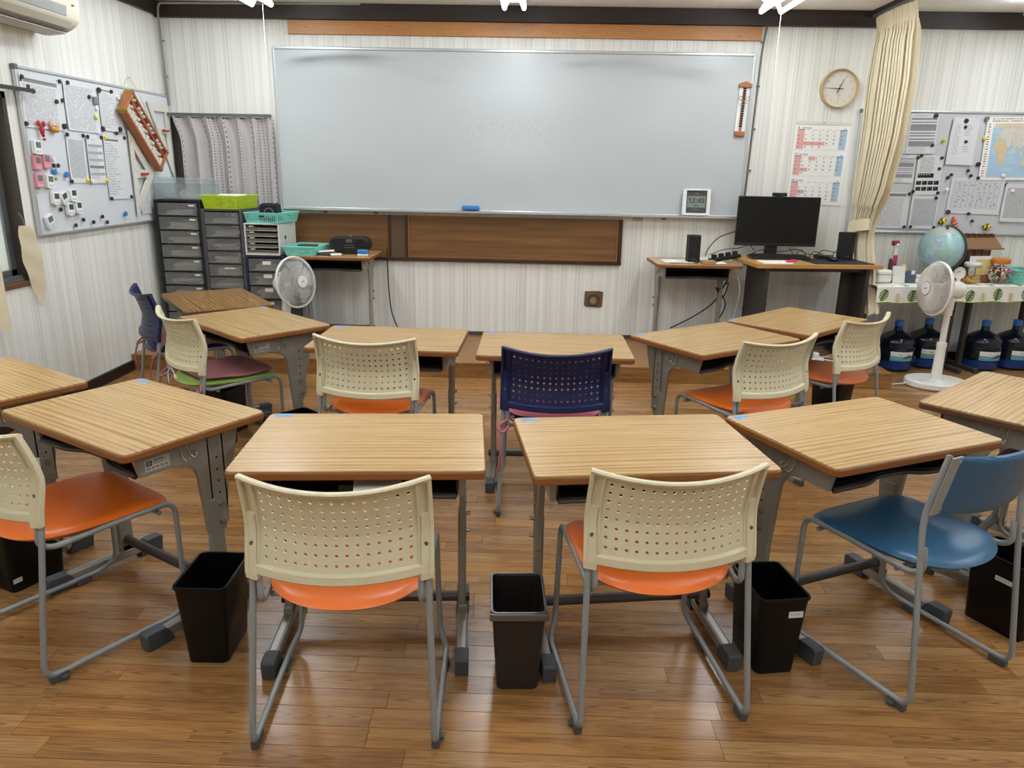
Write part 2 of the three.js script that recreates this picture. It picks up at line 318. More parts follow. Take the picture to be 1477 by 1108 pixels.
// ---------------------------------------------------------------- ceiling lamps
{
  const house = merge(extrude(poly([[-.075, 0], [.075, 0], [.075, -.012], [.028, -.052], [-.028, -.052], [-.075, -.012]]), 1.2).translate(0, 0, -.6));
  const glows = ROW.map(k => M(0xffffff, { rough: .4, emissive: TUBE_COLOR.clone(), emissiveIntensity: TUBE_GLOW * k }));
  const housing = M(0xa9aaa6, { rough: .5 }), tubeG = cyl(.0155, .0155, 1.16, 14, 0, 0, 0, Math.PI / 2);
  const sock = [rbox(.03, .055, .02, .006, 0, .012, 0)];
  const rowWord = ['nearest the whiteboard', 'in the middle row', 'in the rear row'], colWord = ['first from the left wall', 'second from the left wall', 'third from the left wall', 'fourth, beyond the tied curtain'];
  LAMP_Z.forEach((z, j) => LAMP_X.forEach((x, i) => {
    const t = thing('ceiling_lamp', `twin-tube ceiling lamp ${rowWord[j]}, ${colWord[i]}`, 'lamp', [x, HC, z], 0, 'fluorescent ceiling lamps');
    part(t, 'housing', house, housing);
    for (const s of [-1, 1]) {
      const tb = part(t, 'lamp_tube', tubeG, glows[j]); tb.position.set(s * .066, -.088, .0);
      for (const e of [-1, 1]) { const k = part(t, 'socket', sock[0], m.white); k.position.set(s * .062, -.075, e * .59); k.rotation.z = s * .5; }
      const L = new THREE.RectAreaLight(TUBE_COLOR, TUBE_NITS * ROW[j], .03, 1.16); L.position.set(s * .066, -.106, 0); L.rotation.x = -Math.PI / 2; t.add(L);
    }
    if (j === 0 && (i === 0 || i === 2)) {
      part(t, 'pull_cord', cyl(.0016, .0016, i ? .95 : .62, 6, i ? .05 : .035, -.1 - (i ? .475 : .31), i ? -.52 : -.5), m.cableWhite);
    }
  }));
}
// ---------------------------------------------------------------- whiteboard wall
{
  const t = thing('whiteboard', 'wide white magnetic whiteboard with smudged upper edge and aluminium frame', 'whiteboard', [-.19, 1.683, ZW]);
  const W = 3.565, H = 1.168;
  part(t, 'board_face', new THREE.BoxGeometry(W - .02, H - .02, .016).translate(0, 0, .018), M(0xffffff, { map: wbTex, rough: .24 }));
  part(t, 'frame_rail', [rbox(W, .022, .03, .006, 0, H / 2 - .004, .018)], m.alu); part(t, 'frame_rail', [rbox(W, .018, .03, .006, 0, -H / 2 + .004, .018)], m.alu);
  for (const s of [-1, 1]) part(t, 'frame_rail', rbox(.02, H, .03, .006, s * W / 2, 0, .018), m.alu);
  part(t, 'tray', extrude(poly([[.0, 0], [.075, 0], [.082, .006], [.082, .018], [.077, .018], [.075, .006], [0, .006]]), W - .02).rotateY(-Math.PI / 2).translate(W / 2 - .01, -H / 2 - .012, .012), m.alu);
  for (const x of [-1.45, -1.05, 1.2]) part(t, 'tray_hook', rbox(.03, .018, .03, .004, x, -H / 2 - .02, .03), m.aluDark);
  solo('whiteboard_eraser', 'blue whiteboard eraser lying on the whiteboard tray', 'eraser', [rbox(.135, .034, .05, .01)], m.blue, [-.492, 1.131, ZW + .052]);
  const b = thing('wooden_board', 'long pale wooden board fixed above the whiteboard under the dark beam', 'board', [-.115, 2.407, ZW]);
  part(b, 'plank', metreScale(rbox(3.48, .096, .022, .003, 0, 0, .012), 3.48, .096), m.board);
  // sliding wood panels below the whiteboard
  const p = thing('wood_panelling', 'brown plywood panels in a dark frame below the whiteboard', 'panelling', [0, 0, ZW]);
  const fr = M(0x3a2416, { rough: .42 });
  part(p, 'panel', metreScale(box(1.655, .335, .012, -.16, .893, .008), 1.655, .335), m.panel); part(p, 'panel', metreScale(box(.80, .335, .012, -1.535, .893, .008), 1.655, .335), m.panel);
  part(p, 'post', box(.13, .335, .014, -1.072, .893, .008), M(0x5c4530, { rough: .55 }));
  part(p, 'frame_rail', rbox(2.66, .028, .03, .005, -.63, .722, .016), fr); part(p, 'frame_rail', rbox(.028, .345, .03, .005, .684, .888, .016), fr);
  for (const x of [-1.006, -1.138]) part(p, 'frame_rail', rbox(.018, .34, .024, .004, x, .893, .014), fr);
  part(p, 'beading', [box(1.63, .01, .01, -.16, .742, .02), box(.01, .33, .01, .662, .893, .02), box(.01, .33, .01, -.985, .893, .02)], M(0x8a5a2c, { rough: .45 }));
}
function metreScale(g, w, h) {                                       // front-face uv 0..1 over w x h, others follow
  const k = clean(g), p = k.attributes.position, u = k.attributes.uv; k.computeBoundingBox(); const b = k.boundingBox;
  for (let i = 0; i < p.count; i++) u.setXY(i, (p.getX(i) - b.min.x) / w, (p.getY(i) - b.min.y) / h); return k;
}
{ // vertical bead counter on the whiteboard, desk clock on the tray
  const t = thing('bead_column', 'narrow brown bead column with a gold bow hung at the whiteboard right edge', 'abacus', [1.532, 1.885, ZW + .03]); t.rotation.z = -.03;
  part(t, 'back_plate', box(.075, .33, .004, 0, 0, .003), m.white);
  part(t, 'top_cap', extrude(poly([[-.048, 0], [.048, 0], [.048, .022], [0, .04], [-.048, .022]]), .022, .002).translate(0, .155, 0), m.wood);
  part(t, 'bottom_cap', rbox(.075, .033, .024, .004, 0, -.172, .012), m.wood); part(t, 'rod', cyl(.008, .008, .32, 10, 0, 0, .014), m.wood);
  const bead = lathe([[.004, -.0085], [.013, -.002], [.013, .002], [.004, .0085]], 12);
  for (let k = 0; k < 16; k++) part(t, 'bead', bead, k % 3 ? M(0x33201a, { rough: .35 }) : m.darkwood).position.set(0, .145 - k * .0175, .014);
  part(t, 'bow', [cable([[0, .06, .03], [-.03, .09, .03], [-.04, .07, .03], [0, .055, .032], [-.03, .03, .03]], .002), cable([[0, .06, .03], [.03, .09, .03], [.042, .07, .03], [0, .055, .032], [.035, .035, .03]], .002), sph(.006, 0, .056, .03)], m.brass);
  const c = thing('desk_clock', 'square white digital clock standing on the whiteboard tray', 'clock', [1.245, 1.106, ZW + .055]); c.rotation.x = -.08;
  part(c, 'case', extrude((() => { const s = roundRect(.21, .198, .012); s.holes.push(poly([[-.078, -.082], [-.078, .086], [.078, .086], [.078, -.082]])); return s; })(), .022, .003).translate(0, .101, 0), m.white);
  part(c, 'screen', new THREE.BoxGeometry(.158, .172, .006).translate(0, .102, .008), M(0xffffff, { rough: .2, map: canvasTex(256, 280, (g, w, h) => {
    g.fillStyle = '#4f504c'; g.fillRect(0, 0, w, h); g.fillStyle = '#7f8a86'; g.fillRect(16, 66, w - 32, 140); g.fillStyle = '#3c423f'; g.font = 'bold 84px sans-serif'; g.textAlign = 'center'; g.fillText('12:45', w / 2, 150); g.font = 'bold 34px sans-serif'; g.fillText('24.5', w / 2, 195); g.fillStyle = '#8b8c88'; g.fillRect(100, 34, 56, 6); g.fillRect(92, 228, 72, 5);
  }) }));
}
{ // wall clock
  const t = thing('wall_clock', 'round wall clock with pale wooden rim and cream dial', 'clock', [2.232, 2.043, ZW]);
  part(t, 'rim', lathe([[.124, 0], [.137, 0], [.138, .03], [.135, .042], [.130, .044], [.127, .036], [.125, .014]], 56).rotateX(Math.PI / 2), m.woodPale);
  part(t, 'dial', new THREE.CircleGeometry(.128, 56).translate(0, 0, .014), M(0xffffff, { rough: .5, map: canvasTex(512, 512, (g, w) => {
    g.fillStyle = '#dedace'; g.fillRect(0, 0, w, w); g.fillStyle = '#8d9794'; g.font = '44px sans-serif'; g.textAlign = 'center'; g.textBaseline = 'middle';
    for (let k = 1; k <= 12; k++) { const a = k / 12 * Math.PI * 2; g.fillText(String(k), w / 2 + Math.sin(a) * 192, w / 2 - Math.cos(a) * 192); }
    g.fillStyle = '#b3b0a6'; g.fillRect(216, 346, 80, 4);
  }) }));
  const hand = (l, b, w, a, n, z) => { const o = part(t, n, [extrude(poly([[-w, -b], [w, -b], [w * .5, l], [-w * .5, l]]), .0015)], m.black); o.position.z = z; o.rotation.z = a; };
  hand(.075, .034, .0028, -24 * D2R, 'hour_hand', .018); hand(.095, .034, .0024, 88 * D2R, 'minute_hand', .021); hand(.08, .03, .0006, 180 * D2R, 'second_hand', .0235);
  part(t, 'hub', cyl(.006, .006, .012, 12, 0, 0, .02, Math.PI / 2), m.black);
}
{ // calendar: three months, hung by its top strip
  const tex = canvasTex(700, 1010, (g, w, h) => {
    g.fillStyle = '#efeeea'; g.fillRect(0, 0, w, h); g.fillStyle = '#d6d3cd'; g.fillRect(0, 0, w, 44);
    const months = [['9', 'SEPTEMBER', 2, 30, [21, 22, 23]], ['11', 'NOVEMBER', 0, 30, [3, 23]], ['10', 'OCTOBER', 4, 31, [12]]];
    months.forEach(([n, name, first, days, hol], k) => {
      const y0 = 54 + k * 318, cw = 89, x0 = 38, rh = 46, ry = y0 + 48; g.textAlign = 'left'; g.textBaseline = 'alphabetic';
      g.fillStyle = '#6a6070'; g.font = 'bold 38px sans-serif'; g.fillText(n, 36, y0 + 34); g.font = 'bold 21px sans-serif'; g.fillText(name, 92, y0 + 32); g.font = 'bold 15px sans-serif'; g.fillText('2026', 612, y0 + 30);
      g.fillStyle = '#dba8a2'; g.fillRect(x0, ry, cw, rh * 5); g.fillStyle = '#a9bfd2'; g.fillRect(x0 + cw * 6, ry, cw, rh * 5);
      g.fillStyle = '#8d5a60'; g.fillRect(x0, ry - 10, cw, 11); g.fillStyle = '#4d566f'; g.fillRect(x0 + cw * 6, ry - 10, cw, 11); g.fillStyle = '#b9b6b2'; for (let c = 1; c < 6; c++) g.fillRect(x0 + cw * c + 24, ry - 8, 40, 5);
      for (let d = 1; d <= days; d++) { const s = first + d - 1, c = s % 7, r = Math.floor(s / 7), x = x0 + c * cw, y = ry + r * rh; if (hol.includes(d)) { g.fillStyle = '#dba8a2'; g.fillRect(x, y, cw, rh); } g.fillStyle = hol.includes(d) || c === 0 ? '#b5595c' : '#4a4a4e'; g.font = 'bold 25px sans-serif'; g.fillText(String(d), x + 9, y + 27); }
      g.strokeStyle = '#c9c6c0'; g.lineWidth = 2; for (let r = 0; r <= 5; r++) { g.beginPath(); g.moveTo(x0, ry + r * rh); g.lineTo(x0 + cw * 7, ry + r * rh); g.stroke(); } g.fillStyle = '#d9d6d0'; g.fillRect(0, y0 + 288, w, 4);
    });
  });
  const t = thing('wall_calendar', 'white three-month wall calendar with pink Sundays and blue Saturdays', 'calendar', [2.153, 1.508, ZW]); t.rotation.z = -.012;
  part(t, 'sheet', new THREE.BoxGeometry(.415, .605, .004).translate(0, 0, .004), M(0xffffff, { map: tex, rough: .8 }));
  part(t, 'top_strip', box(.415, .022, .007, 0, .292, .005), m.greyWhite); part(t, 'pin', cyl(.004, .004, .012, 8, 0, .294, .01, Math.PI / 2), m.aluDark);
}
{ // opened-up wall box, switch plate, conduits
  const t = thing('wall_junction_box', 'brown opened wall box with a round socket in the lower wall', 'wall box', [.498, .43, ZW]);
  const w = M(0x6f5237, { rough: .75 });
  part(t, 'plate', extrude(poly([[-.075, -.05], [-.06, -.062], [.055, -.066], [.072, -.055], [.075, .06], [.04, .066], [-.072, .063]]), .006), w);
  part(t, 'surround', new THREE.TorusGeometry(.047, .008, 8, 8).translate(0, -.004, .008), M(0x5b4630, { rough: .7 })); part(t, 'socket', [cyl(.026, .03, .014, 20, -.002, -.012, .008, Math.PI / 2)], M(0x8b7a5f, { rough: .6 }));
  solo('switch_plate', 'small yellowed socket plate just under the whiteboard tray', 'socket', [rbox(.075, .03, .012, .003), rbox(.03, .018, .016, .003)], M(0xc9b98c, { rough: .5 }), [.815, 1.066, ZW + .004]);
  const cd = M(0x8b8a84, { rough: .5 });
  const c1 = thing('cable_conduit', 'thin grey conduit running down the left corner and along the beam', 'conduit');
  part(c1, 'conduit_run', pipe([[-1.3, 2.558, ZW + .055], [XL + .05, 2.548, ZW + .055], [XL + .035, 2.50, ZW + .05], [XL + .03, 1.83, ZW + .012]], .009, .05), cd); part(c1, 'junction', rbox(.05, .05, .03, .005, XL + .035, 1.815, ZW + .014), m.greyWhite);
  for (const y of [2.3, 2.05]) part(c1, 'clip', rbox(.03, .01, .014, .003, XL + .03, y, ZW + .012), m.aluDark);
  const c2 = thing('cable_conduit', 'thin dark conduit running down beside the right end of the whiteboard', 'conduit');
  part(c2, 'conduit_run', pipe([[1.66, 2.5, ZW + .03], [1.64, 2.3, ZW + .012], [1.622, 1.2, ZW + .012]], .007, .05), M(0x6b6864, { rough: .5 })); for (const y of [2.35, 2.05, 1.75, 1.45]) part(c2, 'clip', rbox(.028, .012, .014, .003, 1.637, y, ZW + .012), m.aluDark);
  const c3 = thing('cable_conduit', 'thin grey conduit on the lower wall left of the small computer desk', 'conduit');
  part(c3, 'conduit_run', pipe([[1.005, .72, ZW + .012], [1.008, .13, ZW + .012]], .012, .01), m.aluDark);
}
{ // air conditioner
  const t = thing('air_conditioner', 'cream wall-mounted air conditioner at the top of the left wall', 'air conditioner', [XL, 2.10, -4.02], Math.PI / 2);
  const L = .95, body = M(0xe3dcc6, { rough: .4 }), grey = M(0xb9b2a2, { rough: .5 });
  const prof = new THREE.Shape(); prof.moveTo(0, .02); prof.lineTo(.08, 0); prof.quadraticCurveTo(.225, .01, .262, .075); prof.quadraticCurveTo(.278, .13, .268, .30); prof.lineTo(0, .31); 
  part(t, 'body', extrude(prof, L, .012, 3, 12).rotateY(-Math.PI / 2).translate(L / 2, 0, 0), body);
  part(t, 'louvre', [rbox(L - .1, .05, .008, .003, 0, .052, .242, .55)], grey); part(t, 'louvre', [rbox(L - .06, .006, .12, .002, 0, .006, .14, -.05)], grey);
  part(t, 'vent_slot', [box(L - .05, .004, .006, 0, .001, .076), box(L - .05, .006, .006, 0, .018, .205)], m.capGrey);
  part(t, 'front_band', rbox(L - .2, .052, .008, .003, -.02, .108, .267, .12), M(0xa6a8a6, { rough: .4 })); part(t, 'indicator', [box(.006, .012, .004, .41, .145, .273), box(.004, .008, .004, .425, .147, .273)], m.aluDark);
}
{ // curtain rail and curtain of the left window, tie band
  const r = thing('curtain_rail', 'dark curtain rail with end knob above the left window', 'curtain rail');
  const railDark = M(0x35332f, { rough: .4 }); part(r, 'rail', [box(.03, .018, 1.95, XL + .075, 1.79, -3.3), box(.06, .012, .02, XL + .035, 1.795, -4.2)], railDark); part(r, 'end_knob', [sph(.014, XL + .075, 1.79, -4.285), cyl(.009, .009, .02, 10, XL + .075, 1.81, -4.25)], railDark);
  const c = thing('window_curtain', 'cream curtain hanging at the left window near the frame edge', 'curtain');
  part(c, 'panel', grid(48, 10, (u, v) => { const z = mix(-3.765, -2.45, u), y = mix(.57, 1.78, v), f = Math.sin(u * 75) * .022; return [XL + .105 + f * (1 - .4 * v), y, z]; }), m.creamCloth);
  part(c, 'hem', grid(48, 2, (u, v) => { const z = mix(-3.765, -2.45, u), f = Math.sin(u * 75) * .022; return [XL + .109 + f, mix(.57, .63, v), z]; }), m.creamCloth);
  const t = thing('curtain_tie', 'cream cloth tie band hanging on the left window jamb', 'curtain tie');
  part(t, 'band', grid(4, 16, (u, v) => { const y = mix(.63, 1.08, v), w = .010 + .036 * Math.pow(Math.sin(Math.PI * clamp(v * .82)), 1.0), q = (u - .5) * 2 * w; return [XL + .045 + q * .7 + .004 * Math.sin(v * 19 + u * 3), y, mix(-4.135, -4.085, v) - q * .7]; }), m.creamCloth);
  part(t, 'hook_cord', cable([[XL + .045, 1.075, -4.085], [XL + .03, 1.11, -4.10], [XL + .01, 1.15, -4.10]], .003), m.aluDark);
}
{ // grey dotted curtain over the front window
  const tex = dataTex(512, 512, (u, v) => {
    let c = [194, 187, 186]; const n = (hash(u * 512 | 0, v * 512 | 0, 81) - .5) * 8; c = c.map(x => x + n);
    for (const [cu, r, per, col] of [[.20, .0085, 11, [150, 112, 122]], [.58, .005, 18, [116, 104, 110]], [.70, .005, 18, [126, 112, 118]], [.82, .005, 18, [128, 114, 120]]]) { const dy = (v * per % 1 - .5) / per * .405, dx = (u - cu) * .26; if (dx * dx + dy * dy < r * r) c = col; }
    return c;
  }, true, 4.2, 2.6);
  const cm = M(0xffffff, { map: tex, rough: .9, side: THREE.DoubleSide, bumpMap: clothTex, bumpScale: .0003, phys: { transmission: .18, thickness: 0 } });
  const t = thing('grey_curtain', 'grey dotted curtain in soft pleats left of the whiteboard', 'curtain');
  part(t, 'panel', grid(140, 24, (u, v) => {
    const y = mix(.72, 1.772, v), top = smooth(.82, 1, v), x = mix(-2.72, -1.99, u) - .05 * (1 - u) * top, ph = u * Math.PI * 2 * 6.5;
    const f = Math.sin(ph) * mix(.032, .02, top) + Math.sin(ph * 2.1 + 1) * .006; const sag = top * -.020 * (.5 - .5 * Math.cos(ph)) * smooth(.9, 1, v);
    return [x + Math.cos(ph) * .008, y + sag, ZW + .075 + f];
  }), cm);
  part(t, 'rail', [box(.79, .022, .03, -2.40, 1.778, ZW + .075), box(.012, .012, .07, -2.72, 1.778, ZW + .04), box(.012, .012, .07, -2.06, 1.778, ZW + .04)], m.aluDark);
  for (let k = 0; k < 7; k++) part(t, 'hook', cyl(.003, .003, .03, 6, -2.70 + k * .112, 1.76, ZW + .06), m.alu);
}
{ // tied cream curtain hung from a ceiling rail
  const r = thing('ceiling_rail', 'dark wooden ceiling rail carrying the tied cream curtain', 'curtain rail');
  part(r, 'rail_board', box(.09, .03, 7.6, 2.43, HC - .014, -2.15), m.darkwood); part(r, 'track', box(.02, .02, 7.6, 2.40, HC - .036, -2.15), m.aluDark);
  const t = thing('tied_curtain', 'tall cream pleated curtain gathered by a tie band right of the clock', 'curtain');
  // level, x, z near wall, z far end
  const K = [[.50, 2.475, -5.72, -5.37], [.73, 2.47, -5.73, -5.49], [1.0, 2.45, -5.82, -5.545], [1.085, 2.445, -5.90, -5.53], [1.38, 2.425, -5.87, -5.33], [1.7, 2.41, -5.83, -5.215], [2.02, 2.40, -5.83, -5.175], [2.33, 2.395, -5.80, -5.21], [2.395, 2.395, -5.82, -5.24], [2.50, 2.395, -5.87, -5.285]];
  const sect = y => { let i = 0; while (i < K.length - 2 && y > K[i + 1][0]) i++; const a = K[i], b = K[i + 1], q = clamp((y - a[0]) / (b[0] - a[0])); const e = q * q * (3 - 2 * q); return [mix(a[1], b[1], mix(q, e, .5)), mix(a[2], b[2], mix(q, e, .5)), mix(a[3], b[3], mix(q, e, .5))]; };
  const N = 15, folds = Array.from({ length: N }, (_, k) => [hash(k, 1, 9), hash(k, 2, 9)]);
  const surf = (y0, y1, nv, amp) => grid(300, nv, (u, v) => {
    const y = mix(y0, y1, v), [x, za, zb] = sect(y), ph = u * N + .25 * Math.sin(u * 9), k = Math.floor(ph) % N, fr = ph - Math.floor(ph);
    const a = amp(y) * (.7 + .6 * folds[k < 0 ? 0 : k][0]); const w = 2 * Math.pow(Math.abs(Math.sin(fr * Math.PI)), .62) - 1;
    return [x - a * w - .02 * Math.sin(u * Math.PI), y + (y < .7 ? -.03 * u - .012 * w : 0), mix(za, zb, u) + .35 * a * Math.sin(fr * Math.PI * 4)];
  });
  const amp = y => y > 2.39 ? .012 : y > 2.3 ? mix(.028, .012, (y - 2.3) / .09) : y > 1.2 ? .028 : y > .98 ? .018 : mix(.040, .020, clamp((y - .5) / .48));
  part(t, 'cloth', surf(.50, 2.395, 90, amp), m.creamCloth); part(t, 'heading', surf(2.385, 2.505, 8, y => .007), m.creamCloth);
  const band = (y, h) => grid(60, 3, (u, v) => { const a = u * Math.PI * 2, [x, za, zb] = sect(y), zc = (za + zb) / 2, hz = (zb - za) / 2 - .012; return [x - .03 + Math.cos(a) * .050, y + (v - .5) * h + .028 * Math.sin(a), zc + Math.sin(a) * hz]; });
  part(t, 'tie_band', [band(1.065, .085)], M(0xdfd2b2, { rough: .95, side: THREE.DoubleSide, bumpMap: clothTex, bumpScale: .0004 }));
  for (let k = 0; k < 7; k++) part(t, 'hook', cyl(.0025, .0025, .03, 6, 2.397, 2.512, -5.83 + k * .085), m.alu);
}

// ---------------------------------------------------------------- school desks
const deskSticker = M(0xffffff, { rough: .5, map: canvasTex(256, 128, (g, w, h) => {
  g.fillStyle = '#b9b6ae'; g.fillRect(0, 0, w, h); g.fillStyle = '#26241f'; g.fillRect(14, 14, 58, 58); g.fillStyle = '#b9b6ae'; g.font = 'bold 52px sans-serif'; g.textAlign = 'center'; g.fillText('D', 43, 62);
  g.fillStyle = '#34322d'; g.fillRect(86, 14, 110, 12); g.fillStyle = '#6a6760'; g.fillRect(86, 34, 150, 5); g.fillRect(86, 46, 130, 5); g.fillRect(86, 58, 96, 5);
  g.fillStyle = '#8f8b83'; for (let k = 0; k < 5; k++) g.fillRect(16 + k * 46, 88, 38, 26); g.fillStyle = '#34322d'; for (let k = 0; k < 5; k++) { g.fillRect(28 + k * 46, 92, 14, 5); g.fillRect(24 + k * 46, 102, 22, 4); }
}) });
const tapeMat = M(0xffffff, { rough: .6, map: canvasTex(128, 64, (g, w, h) => { g.fillStyle = '#5b9be0'; g.fillRect(0, 0, w, h); g.strokeStyle = '#24508e'; g.lineWidth = 5; g.beginPath(); g.moveTo(12, 40); for (let k = 0; k < 9; k++) g.lineTo(18 + k * 11, 20 + (k * 37 % 26)); g.stroke(); }) });
function deskLamUV(g, W, D) { const k = clean(g), p = k.attributes.position, u = k.attributes.uv; for (let i = 0; i < p.count; i++) u.setXY(i, p.getX(i) / W + .5, p.getZ(i) / D + .5); return k; }
function makeDesk(label, { W = .6875, D = .487, H = .658, group = 'school desks in two curved rows', dark = false, tape = true, light = false, darkEdge = false } = {}) {
  const t = thing('school_desk', label, 'desk', [0, 0, 0], 0, group);
  const X = W / 2 - .066, st = light ? M(0x9a968e, { rough: .45, metal: .1 }) : m.steel, zr = D / 2;
  const top = part(t, 'tabletop', extrude(roundRect(W, D, .022), .014, .004, 2, 6).rotateX(Math.PI / 2).translate(0, H - .0075, 0), dark || darkEdge ? m.edgeDark : m.edge);
  part(top, 'laminate', deskLamUV(extrude(roundRect(W - .006, D - .006, .02), .003, .0012, 1, 6).rotateX(-Math.PI / 2).translate(0, H - .0042, 0), W, D), dark ? m.laminateDark : m.laminate);
  if (tape) part(t, 'tape_strip', new THREE.BoxGeometry(.052, .0006, .022).rotateY(.1).translate(-W / 2 + .05, H + .0004, -D / 2 + .026), tapeMat, 'strip of blue tape with pen marks');
  // book tray
  const yb = H - .105, zt = .17, lip = new THREE.Shape(); lip.moveTo(-X + .012, zt); lip.quadraticCurveTo(-X * .45, zt - .005, -X * .3, zt - .03); lip.quadraticCurveTo(0, zt - .052, X * .3, zt - .03); lip.quadraticCurveTo(X * .45, zt - .005, X - .012, zt); lip.lineTo(X - .012, -.18); lip.lineTo(-X + .012, -.18);
  part(t, 'book_tray', [extrude(lip, .008, .002, 1, 10).rotateX(Math.PI / 2).translate(0, yb + .006, 0), box(2 * X - .024, .075, .008, 0, yb + .04, -.18), box(.006, .078, .34, -X + .013, yb + .04, -.01), box(.006, .078, .34, X - .013, yb + .04, -.01)], m.trayIn, 'dark steel book tray');
  part(t, 'tray_rail', pipe([[-X + .016, yb - .002, zt - .002], [-X * .42, yb - .002, zt - .007], [-X * .2, yb - .002, zt - .038], [X * .2, yb - .002, zt - .038], [X * .42, yb - .002, zt - .007], [X - .016, yb - .002, zt - .002]], .0075, .06), m.steelDark);
  // pressed side plate with knee cut-out
  const s = new THREE.Shape(); s.moveTo(.185, H - .031); s.lineTo(.167, H - .106); s.lineTo(.06, H - .106); s.quadraticCurveTo(-.008, H - .112, -.018, H - .17); s.lineTo(-.034, .296); s.quadraticCurveTo(-.036, .284, -.048, .284); s.lineTo(-.092, .284); s.quadraticCurveTo(-.101, .284, -.103, .298); s.lineTo(-.126, H - .21); s.quadraticCurveTo(-.150, H - .16, -.170, H - .055); s.lineTo(-.172, H - .031);
  const plate = extrude(s, .012, .003, 1, 8);
  for (const e of [-1, 1]) {
    const g = plate.clone().rotateY(-Math.PI / 2).translate(.006, 0, 0);       // shape x -> local z
    const p = part(t, 'side_plate', at(g, e * X, 0, 0), st), rl = H - .335, yc = .295 + rl / 2, zc = -.083;
    part(p, 'rib', [rbox(.006, rl, .030, .002, e * (X + .0075), yc, zc), box(.003, rl - .02, .005, e * (X + .0075), yc, zc + .026), box(.003, rl - .02, .005, e * (X + .0075), yc, zc - .026)], st);
    part(p, 'hole_row', [0, 1, 2, 3].map(k => cyl(.0042, .0042, .0012, 8, e * (X + .0108), H - .12 - k * .04, zc, 0, 0, Math.PI / 2)), k_hole).userData.kind = 'stuff';
    for (const y of [.38, .32]) part(p, 'bolt', [cyl(.0105, .0105, .003, 12, e * (X + .0115), y, zc, 0, 0, Math.PI / 2), cyl(.0075, .0075, .013, 6, e * (X + .018), y, zc, 0, 0, Math.PI / 2)], m.chrome);
    part(t, 'leg', rbox(.026, .38, .052, .008, e * (X - .002), .215, -.066), st);
    const f = part(t, 'foot', [rbox(.032, .034, .36, .006, e * X, .034, .01), rbox(.03, .03, .06, .006, e * X, .060, -.066)], st);
    const cap = new THREE.Shape(); cap.moveTo(0, 0); cap.lineTo(.058, 0); cap.lineTo(.062, .048); cap.quadraticCurveTo(.060, .056, .050, .057); cap.lineTo(.0, .055); cap.quadraticCurveTo(-.022, .045, -.03, .0);
    part(f, 'foot_cap', extrude(cap, .036, .002, 1, 4).rotateY(-Math.PI / 2).translate(e * X + .018, .002, .158), m.capGrey); part(f, 'foot_cap', extrude(cap, .036, .002, 1, 4).rotateY(Math.PI / 2).translate(e * X - .018, .002, -.138), m.capGrey);
    part(f, 'worn_top', box(.016, .0012, .19, e * X, .0516, .055), m.worn);
    part(t, 'bag_hook', [pipe([[e * (X + .009), H - .035, .035], [e * (X + .012), H - .085, .033], [e * (X + .026), H - .098, .025], [e * (X + .03), H - .085, .019]], .0022, .012, 6), pipe([[e * (X + .009), H - .035, .015], [e * (X + .012), H - .08, .008], [e * (X + .024), H - .094, -.002], [e * (X + .026), H - .078, -.010], [e * (X + .012), H - .072, -.004]], .0022, .012, 6)], m.chrome);
    part(t, 'bolt_cap', cyl(.016, .016, .012, 16, e * (X + .016), .092, -.066, 0, 0, Math.PI / 2), m.black);
  }
  part(t, 'crossbar', [cyl(.0165, .0165, 2 * X - .01, 14, 0, .092, -.066, 0, 0, Math.PI / 2)], m.steelDark);
  part(t, 'size_sticker', new THREE.PlaneGeometry(.078, .036).rotateY(Math.PI / 2).translate(X + .0098, H - .075, .112), deskSticker, 'grey maker and size sticker');
  return t;
}
const k_hole = M(0x24211e, { rough: .7 });
const DESKS = [
  ['school desk in the front row behind the cream chair in the middle left', -.445, -1.932, 4.7],
  ['school desk in the front row right of the brown wastebasket', .306, -1.974, 8.2],
  ['school desk in front of the blue padded chair', .998, -2.148, 24.6],
  ['school desk angled at the left before the cream chair cut by the photo edge', -1.204, -2.121, -30.7],
  ['school desk cut off by the left edge of the photo', -1.913, -2.399, -31.7],
  ['school desk in the rear row before the green-seated chair with pink cushion', -1.345, -3.513, -42.4],
  ['school desk in the rear row left of the navy chair, with an orange-seated cream chair', -.620, -3.214, -1.3],
  ['school desk in the rear row in front of the navy chair in the middle', .102, -3.162, 0],
  ['school desk in the rear row right of the navy chair, turned to the right', .852, -3.396, 34.7],
  ['school desk nearest the computer table at the right end of the rear row', 1.394, -3.871, 43.8],
];
